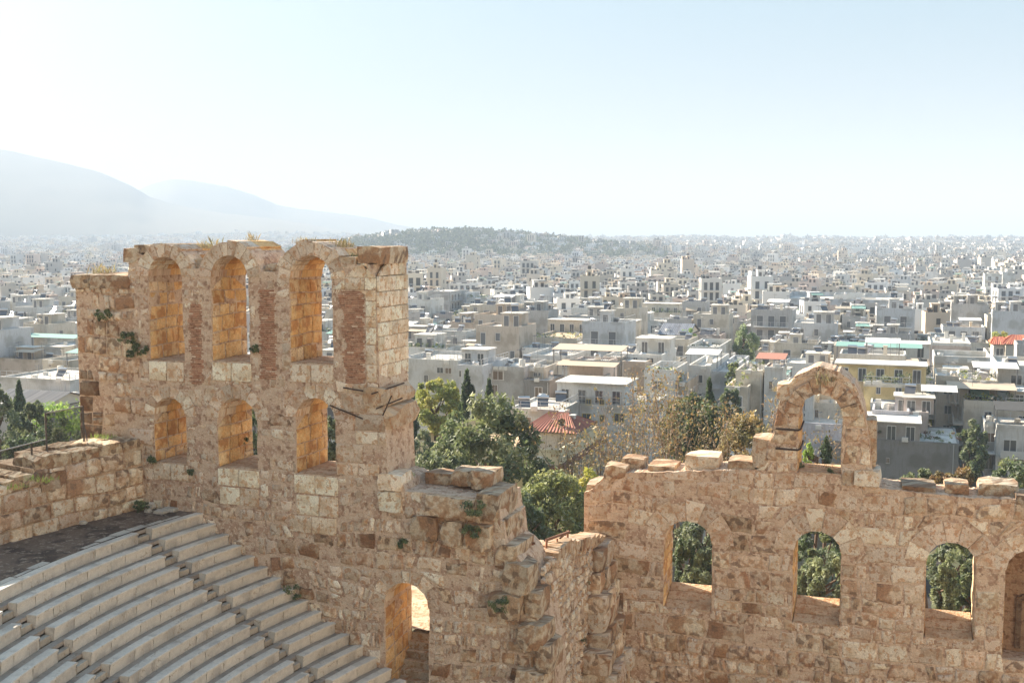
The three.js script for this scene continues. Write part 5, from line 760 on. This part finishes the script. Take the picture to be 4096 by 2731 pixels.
bld(2068, 'dark slate roofed block with rooftop machines', 1515, 1580, 768, -23, 14, 'cream', { roof: 'tile', rise: 2.2, front: 'few', tiles: [[0.20, 0.21, 0.24], [0.17, 0.18, 0.21]] });
bld(2069, 'broad flat museum like hall with glazed upper storey', 1790, 2075, 686, -25, 60, 'cool', { name: 'hall', front: 'balcglass', parapet: 2.2, fh: 6, low: 3 });
bld(2070, 'white rounded annex above the broad hall', 1915, 1985, 676, -23.5, 14, 'white', { front: 'few' });
bld(2071, 'balconied block left of the broad hall', 1840, 1895, 700, -24.5, 14, 'cream', { front: 'balc', left: 'balc', green: GR });
bld(2072, 'tall block with four tiers of balconies below the sea horizon', 2262, 2302, 628, -20, 14, 'white', { front: 'balc', right: 'blank' });
bld(2073, 'blank white slab joined to the tiered balcony block', 2303, 2332, 625, -19.8, 14, 'white', { left: 'few' });
bld(2074, 'pale green block under the wooded hill', 1028, 1042, 600, -27, 14, 'green', {});
bld(2075, 'grey concrete flats with corner balconies beside the hall', 1740, 1790, 702, -24.5, 16, 'grey', { front: 'few', right: 'balc' });
bld(2076, 'cream cube house with green awning left of the arcade wall', 97, 158, 826, -22, 11, 'cream', { pw: [[112, 118, 830, 840, 1], [145, 153, 826, 836, 1]], pergola: [5, 1, 3, 3], pergolaMat: CM.awnGreen, heaters: 1 });
bld(2077, 'long blank grey wall building left of the arcade wall', 56, 158, 742, -23, 16, 'grey', { pw: [[104, 113, 748, 760], [104, 113, 763, 772]], antennas: 2 });
bld(2078, 'building with grey pediment roof behind the thick cypress', -40, 92, 935, -25.5, 12, 'grey', { name: 'villa', roof: 'tile', rise: 1.8, front: 'win', tall: true, tiles: [[0.42, 0.36, 0.32], [0.38, 0.32, 0.28]] });
bld(2079, 'white three storey house with paired windows left of the arcade wall', 60, 85, 700, -25, 10, 'white', { front: 'win' });
bld(2080, 'house with long teal awning left of the arcade wall', 75, 140, 795, -23, 12, 'white', { pergola: [0, -0.5, 14, 3], pergolaMat: CM.awnGreen, parapet: 0.4 });
bld(2081, 'low white terraces below the cream cube house', 0, 160, 868, -23, 14, 'white', { railing: true, heaters: 1, parapet: 0.4, antennas: 2 });
bld(2082, 'white villa with blue canopy behind the half bare trees', 1515, 1760, 1062, -30.5, 12, 'white', { name: 'house', cat: 'house', parapet: 0.4, roofMat: CM.roof });
bld(2083, 'small tiled shed roof over the stage wall crest', 1595, 1650, 1072, -29.8, 7, 'white', { name: 'shed', cat: 'shed', roof: 'tile', rise: 1.2, tiles: [[0.30, 0.15, 0.10], [0.34, 0.19, 0.13]] });

// ---------------------------------------------------------------- blocks of flats behind them: one of each kind, then copies
const KINDS = [];
{
  const R = rng(3001), fronts = ['balc', 'balc', 'win', 'few', 'balcglass', 'balc', 'win', 'balc', 'few', 'balc', 'blank', 'balc', 'blank', 'balcglass', 'few', 'balc'];
  for (let k = 0; k < 16; k++) {
    const w = rr(R, 5.6, 10.8), d = rr(R, 7, 10), fl = 4 + Math.floor(R() * 3), g = new THREE.Group();
    fillBuilding(g, R, { w, d, h: fl * 3.05 + 1, wall: WALL.white, front: fronts[k], left: pick(R, ['few', 'blank', 'balc', 'blank']), right: pick(R, ['few', 'blank', 'blank']), solid: k % 2 === 0, low: Math.max(0, fl - 3), awning: k % 3 === 0 ? [CM.awnGreen, CM.awnTan, CM.awnWhite, CM.awnBlue][(k / 3) % 4] : null, pent: k % 4 === 3 ? null : [[rr(R, -w * 0.2, w * 0.2), -d * rr(R, 0.25, 0.5), rr(R, 2.2, w * 0.55), rr(R, 2.5, 5), rr(R, 2.1, 2.9)], ...(k % 3 === 1 ? [[-w * 0.3, -d * 0.65, 2.2, 2.2, 2.2]] : [])], heaters: 2 + (k % 3), antennas: 3 + (k % 3), chimneys: k % 3, railing: k % 4 === 1, parapet: rr(R, 0.3, 1.1), pergola: k % 5 === 2 ? [w * 0.15, -0.6, w * 0.5, 3] : null, pergolaMat: [CM.awnTan, CM.awnWhite, CM.awnGreen][k % 3], green: k % 5 === 4 ? GREEN.bush : null });
    KINDS.push({ g, w, d, h: fl * 3.05 + 1.75, fl, front: fronts[k], heaters: 1 + (k % 3), awn: k % 3 === 0 ? ['green', 'tan', 'white', 'blue'][(k / 3) % 4] : '', pent: k % 4 !== 3 });
  }
}
const TINT = [['white', 5], ['cream', 5], ['cool', 3], ['grey', 4], ['beige', 3], ['pink', 1], ['concrete', 1]], tintBag = TINT.flatMap(([n, k]) => Array(k).fill(n));
const colourWord = { white: 'white', cream: 'cream', cool: 'bluish white', grey: 'light grey', beige: 'beige', pink: 'pale pink', concrete: 'dull concrete' };
{
  const R = rng(3107), cand = [], used = new Set(), nums = { 4: 'four', 5: 'five', 6: 'six' };
  for (let v = 172; v < 560; v += 11.8) for (let u = -330; u < 140;) {
    const k = Math.floor(R() * KINDS.length), q = KINDS[k], uc = u + q.w / 2; u += q.w + (R() < 0.1 ? 7 : 0.5);
    const w = W3(uc, v, 0), az = Math.atan2(w.x, -w.z) / RAD; if (Math.abs(az) > 26.5) continue;
    const jv = v + (R() - 0.5) * 2.6; if (!free(uc - q.w / 2, uc + q.w / 2, jv, jv + q.d)) continue;
    const px = PX(az) * 2352 / 1024; if (px > 2085 && px < 2150 && jv < 330) continue; if (px > 1655 && px < 1735 && jv < 300) continue;
    cand.push([jv, uc, k, px]);
  }
  const where = (px) => (px < 165 ? 'left of the arcade wall' : px < 560 ? 'behind the arcade wall' : px < 780 ? 'behind the third arch' : px < 1060 ? 'just right of the arcade wall' : px < 1300 ? 'below the wooded hill' : px < 1480 ? 'above the rounded pine' : px < 1640 ? 'above the half bare trees' : px < 1800 ? 'left of the lone arch' : px < 2010 ? 'straight above the lone arch' : px < 2180 ? 'above the tree lined street' : 'past the tree lined street');
  cand.sort((a, b) => a[0] - b[0]);
  cand.slice(0, 300).forEach(([v, u, k, px], n) => {
    const q = KINDS[k], tint = pick(R, tintBag), base = groundAt(u, v), o = q.g.clone(); o.name = numbered('apartment_block'); o.position.copy(W3(u, v, base)); o.rotation.y = TURN + (R() - 0.5) * 0.12; o.scale.set(1, rr(R, 0.78, 1.18), 1);
    for (const c of o.children) if (['wall', 'parapet', 'penthouse'].includes(c.name)) c.material = WALL[tint]; else if (c.name === 'roof' && R() < 0.4) c.material = pick(R, [CM.roofWarm, CM.roof, CM.plaster]);
    const far = v < 260 ? 'near' : v < 360 ? 'middling' : v < 460 ? 'farther' : 'far', fr = { balc: 'balconied', win: 'windowed', few: 'plain', balcglass: 'glazed', blank: 'blank fronted' }[q.front];
    const sy = o.scale.y > 0.98 ? 'tall' : 'low', say = (x, y) => `${far} ${x}${colourWord[tint]} ${fr} ${nums[q.fl]} storey block${y} ${where(px)}`, extra = q.awn ? ` with ${q.awn} awnings` : q.pent ? ' with roof cabin' : ' with bare roof';
    const label = [say('', ''), say(sy + ' ', ''), say('', extra), say(sy + ' ', extra)].find((x) => !used.has(x)) || say(sy + ' ', extra);
    used.add(label); o.userData = { label, category: 'building', group: 'blocks of flats in the city' }; scene.add(o); plots.push([u - q.w / 2, u + q.w / 2, v, v + q.d]);
  });
}
// ---------------------------------------------------------------- the rest of the city, too far and too many to count
{
  const bake = (group, keep) => {
    const list = []; group.updateMatrixWorld(true);
    group.traverse((c) => { if (!c.isMesh) return; let p = c, ok = true; while (p && p !== group) { if (keep && !keep.test(p.name)) ok = false; p = p.parent; } if (!ok) return; const g = c.geometry.clone().applyMatrix4(c.matrixWorld), n = g.attributes.position.count, col = g.attributes.color; const f = ['wall', 'parapet', 'penthouse', 'balcony', 'balcony_parapet', 'roof', 'penthouse_roof'].includes(c.name) ? [c.name === 'roof' ? 0.9 : 1, c.name === 'roof' ? 0.88 : 1, c.name === 'roof' ? 0.85 : 1] : c.material.color.toArray(); const a = new Float32Array(n * 3); for (let k = 0; k < n; k++) { const vc = c.material === CM.win && col ? [col.getX(k), col.getY(k), col.getZ(k)] : f; a.set(vc, k * 3); } g.setAttribute('color', new THREE.BufferAttribute(a, 3)); list.push(g); });
    return mergeGeometries(list);
  };
  const R = rng(3301), root = new THREE.Group(); root.name = 'distant_city'; root.userData = { kind: 'stuff', label: 'hazy mass of pale city blocks stretching to the horizon', category: 'city' }; scene.add(root);
  const geos = KINDS.map((q) => bake(q.g, /wall|parapet|penthouse|^roof$|pergola_roof|window|balcony$|solar|tank/)), places = KINDS.map(() => []), m = new THREE.Matrix4(), qt = new THREE.Quaternion(), up = new THREE.Vector3(0, 1, 0);
  const trees = [], col = new THREE.Color();
  for (let r = 270; r < 5600;) {
    const s = 10.2 + r * 0.0032;
    for (let a = -27.5; a < 27.5; a += s / r / RAD) {
      const az = a + (R() - 0.5) * 0.5 * s / r / RAD, d = r + (R() - 0.5) * s * 0.6, x = d * Math.sin(az * RAD), z = -d * Math.cos(az * RAD), u = x * UX + z * UZ, v = x * UZ - z * UX;
      if (d < 620 && !free(u - 4, u + 4, v - 0.5, v + 7)) continue;
      const hx = d * Math.sin((az + 2.4) * RAD), hr = d * Math.cos((az + 2.4) * RAD) - 2050, onHill = hx > -330 && hx < 330 && hr > -480 && hr < 150;
      const dens = onHill ? (hr > -70 && hr < 10 ? 0.6 : hx > 20 ? 0.5 : hr < -250 ? 0.4 : 0.12) : r > 3200 && az < -10 ? 0.8 * (1 - sstep(4500, 6000, r)) : 0.93;
      const y = height(d, az), n = fbm(x / 3000 + 9, z / 3000 + 9, 12, 3, 601);
      if (R() > dens) { if (onHill || R() < 0.5) for (let k = 0; k < (onHill ? 4 : 2); k++) { const tx = x + (R() - 0.5) * s, tz = z + (R() - 0.5) * s; trees.push([tx, height(Math.hypot(tx, tz), Math.atan2(tx, -tz) / RAD), tz, rr(R, 3.5, 7)]); } continue; }
      if (R() < 0.05) trees.push([x + 8, y, z + 4, rr(R, 3, 6)]);
      const k = Math.floor(R() * KINDS.length), turn = TURN + Math.round(n * 8) * 0.22 - 0.8 + (R() - 0.5) * 0.1, big = (0.9 + r * 0.00024) * rr(R, 0.8, 1.15), tall = rr(R, 0.55, 1.05) * (R() < 0.06 && KINDS[k].front !== 'balcglass' ? 1.4 : 1) * (onHill ? 0.75 : 1);
      m.compose(new THREE.Vector3(x, y - 1, z), qt.setFromAxisAngle(up, turn), new THREE.Vector3(big, tall, big)); const b = pick(R, [[0.74, 0.72, 0.68], [0.72, 0.64, 0.52], [0.64, 0.65, 0.66], [0.56, 0.53, 0.49], [0.68, 0.56, 0.44], [0.78, 0.76, 0.73], [0.64, 0.52, 0.45], [0.44, 0.42, 0.40], [0.70, 0.62, 0.50], [0.50, 0.46, 0.40]]), f = rr(R, 0.74, 0.98); places[k].push([m.clone(), [b[0] * f, b[1] * f, b[2] * f]]);
    }
    r += s * 0.95;
  }
  let total = 0;
  places.forEach((list, k) => { const im = new THREE.InstancedMesh(geos[k], M.city, list.length); im.name = 'city_blocks'; im.userData = { kind: 'stuff' }; im.castShadow = im.receiveShadow = true; list.forEach(([q, c], i) => { im.setMatrixAt(i, q); im.setColorAt(i, col.setRGB(...c)); }); root.add(im); total += list.length; });
  // trees of the wooded hill and the far parks
  const woods = new THREE.Group(); woods.name = 'distant_trees'; woods.userData = { kind: 'stuff', label: 'dark trees covering the hill and dotted through the far city', category: 'trees' }; scene.add(woods);
  for (let k = 0; k < 3; k++) { const g = new G(), Q = rng(3400 + k); leaves(g, Q, [0, 0.8, 0], [0.8, 0.85, 0.8], 170, 0.2, GREEN.bush.map((c) => c.map((x) => x * 0.5)), { clumps: 16, clump: 0.38 }); const tr = trees.filter((_, i) => i % 3 === k), im = new THREE.InstancedMesh(g.geo(), M.leaf, tr.length); im.name = 'crowns'; im.userData = { kind: 'stuff' }; tr.forEach(([x, y, z, s], i) => { m.compose(new THREE.Vector3(x, y, z), qt.setFromAxisAngle(up, Q() * 6), new THREE.Vector3(s, s * rr(Q, 0.9, 1.5), s)); im.setMatrixAt(i, m); }); woods.add(im); }
  console.log('city', total, 'trees', trees.length);
}
// ---------------------------------------------------------------- streets and their trees
{
  const strip = (name, pts, w, mat, y = 0.06) => { const g = new G(); g.col = [0.09, 0.09, 0.095]; for (let k = 0; k < pts.length - 1; k++) { const [a, b] = pts[k], [c, d] = pts[k + 1], q = (u, v, s) => { const p = W3(u + s * w / 2, v, groundAt(u, v) + y); return [p.x, p.y, p.z]; }; g.quad([q(a, b, -1), q(a, b, 1), q(c, d, 1), q(c, d, -1)], 0, 2); } structure(g.build(name, mat)); };
  const line = (px, py, v0, v1) => { const out = []; const u0 = atV(px, py, v0)[0]; for (let v = v0; v <= v1; v += 12) out.push([u0, v]); return out; };
  const s1 = line(2235, 1060, 96, 340), s2 = line(1700, 930, 120, 330);
  strip('street', s1, 9, M.earth); strip('street', s2, 8, M.earth);
  [[2120, 2185, 898, 975, 190, 'yellow', 'yellow green street tree at the bend'], [2085, 2150, 845, 915, 220, 'bush', 'dark street tree behind the yellow cream block'], [2095, 2165, 875, 945, 205, 'bush', 'dark street tree left of the yellow green one'], [2080, 2115, 830, 880, 240, 'bush', 'farthest dark street tree below the pink block'], [2125, 2205, 945, 1030, 200, 'bush', 'dark street tree nearest the concrete house'], [2205, 2262, 1000, 1100, 150, 'bush', 'shaded street tree at the mouth of the street'], [2210, 2265, 960, 1060, 160, 'bush', 'dark street tree against the balconied houses'], [1685, 1740, 742, 830, 232, 'olive', 'large green tree closing the left street'], [1665, 1715, 835, 885, 175, 'bush', 'dark tree beside the beige block'], [1655, 1705, 890, 970, 150, 'bush', 'shaded tree at the foot of the left street'], [2275, 2330, 756, 795, 260, 'yellow', 'bright yellow tree above the red roofed houses'], [1560, 1600, 752, 775, 260, 'lime', 'round roof level tree beside the slate roofed block']].forEach((a, i) => tree('street_tree', a[6], a[5], a[0], a[1], a[2], a[3], a[4], 'street trees', 3500 + i, { n: 3000, size: 0.34 }));
}
renderer.render(scene, camera);
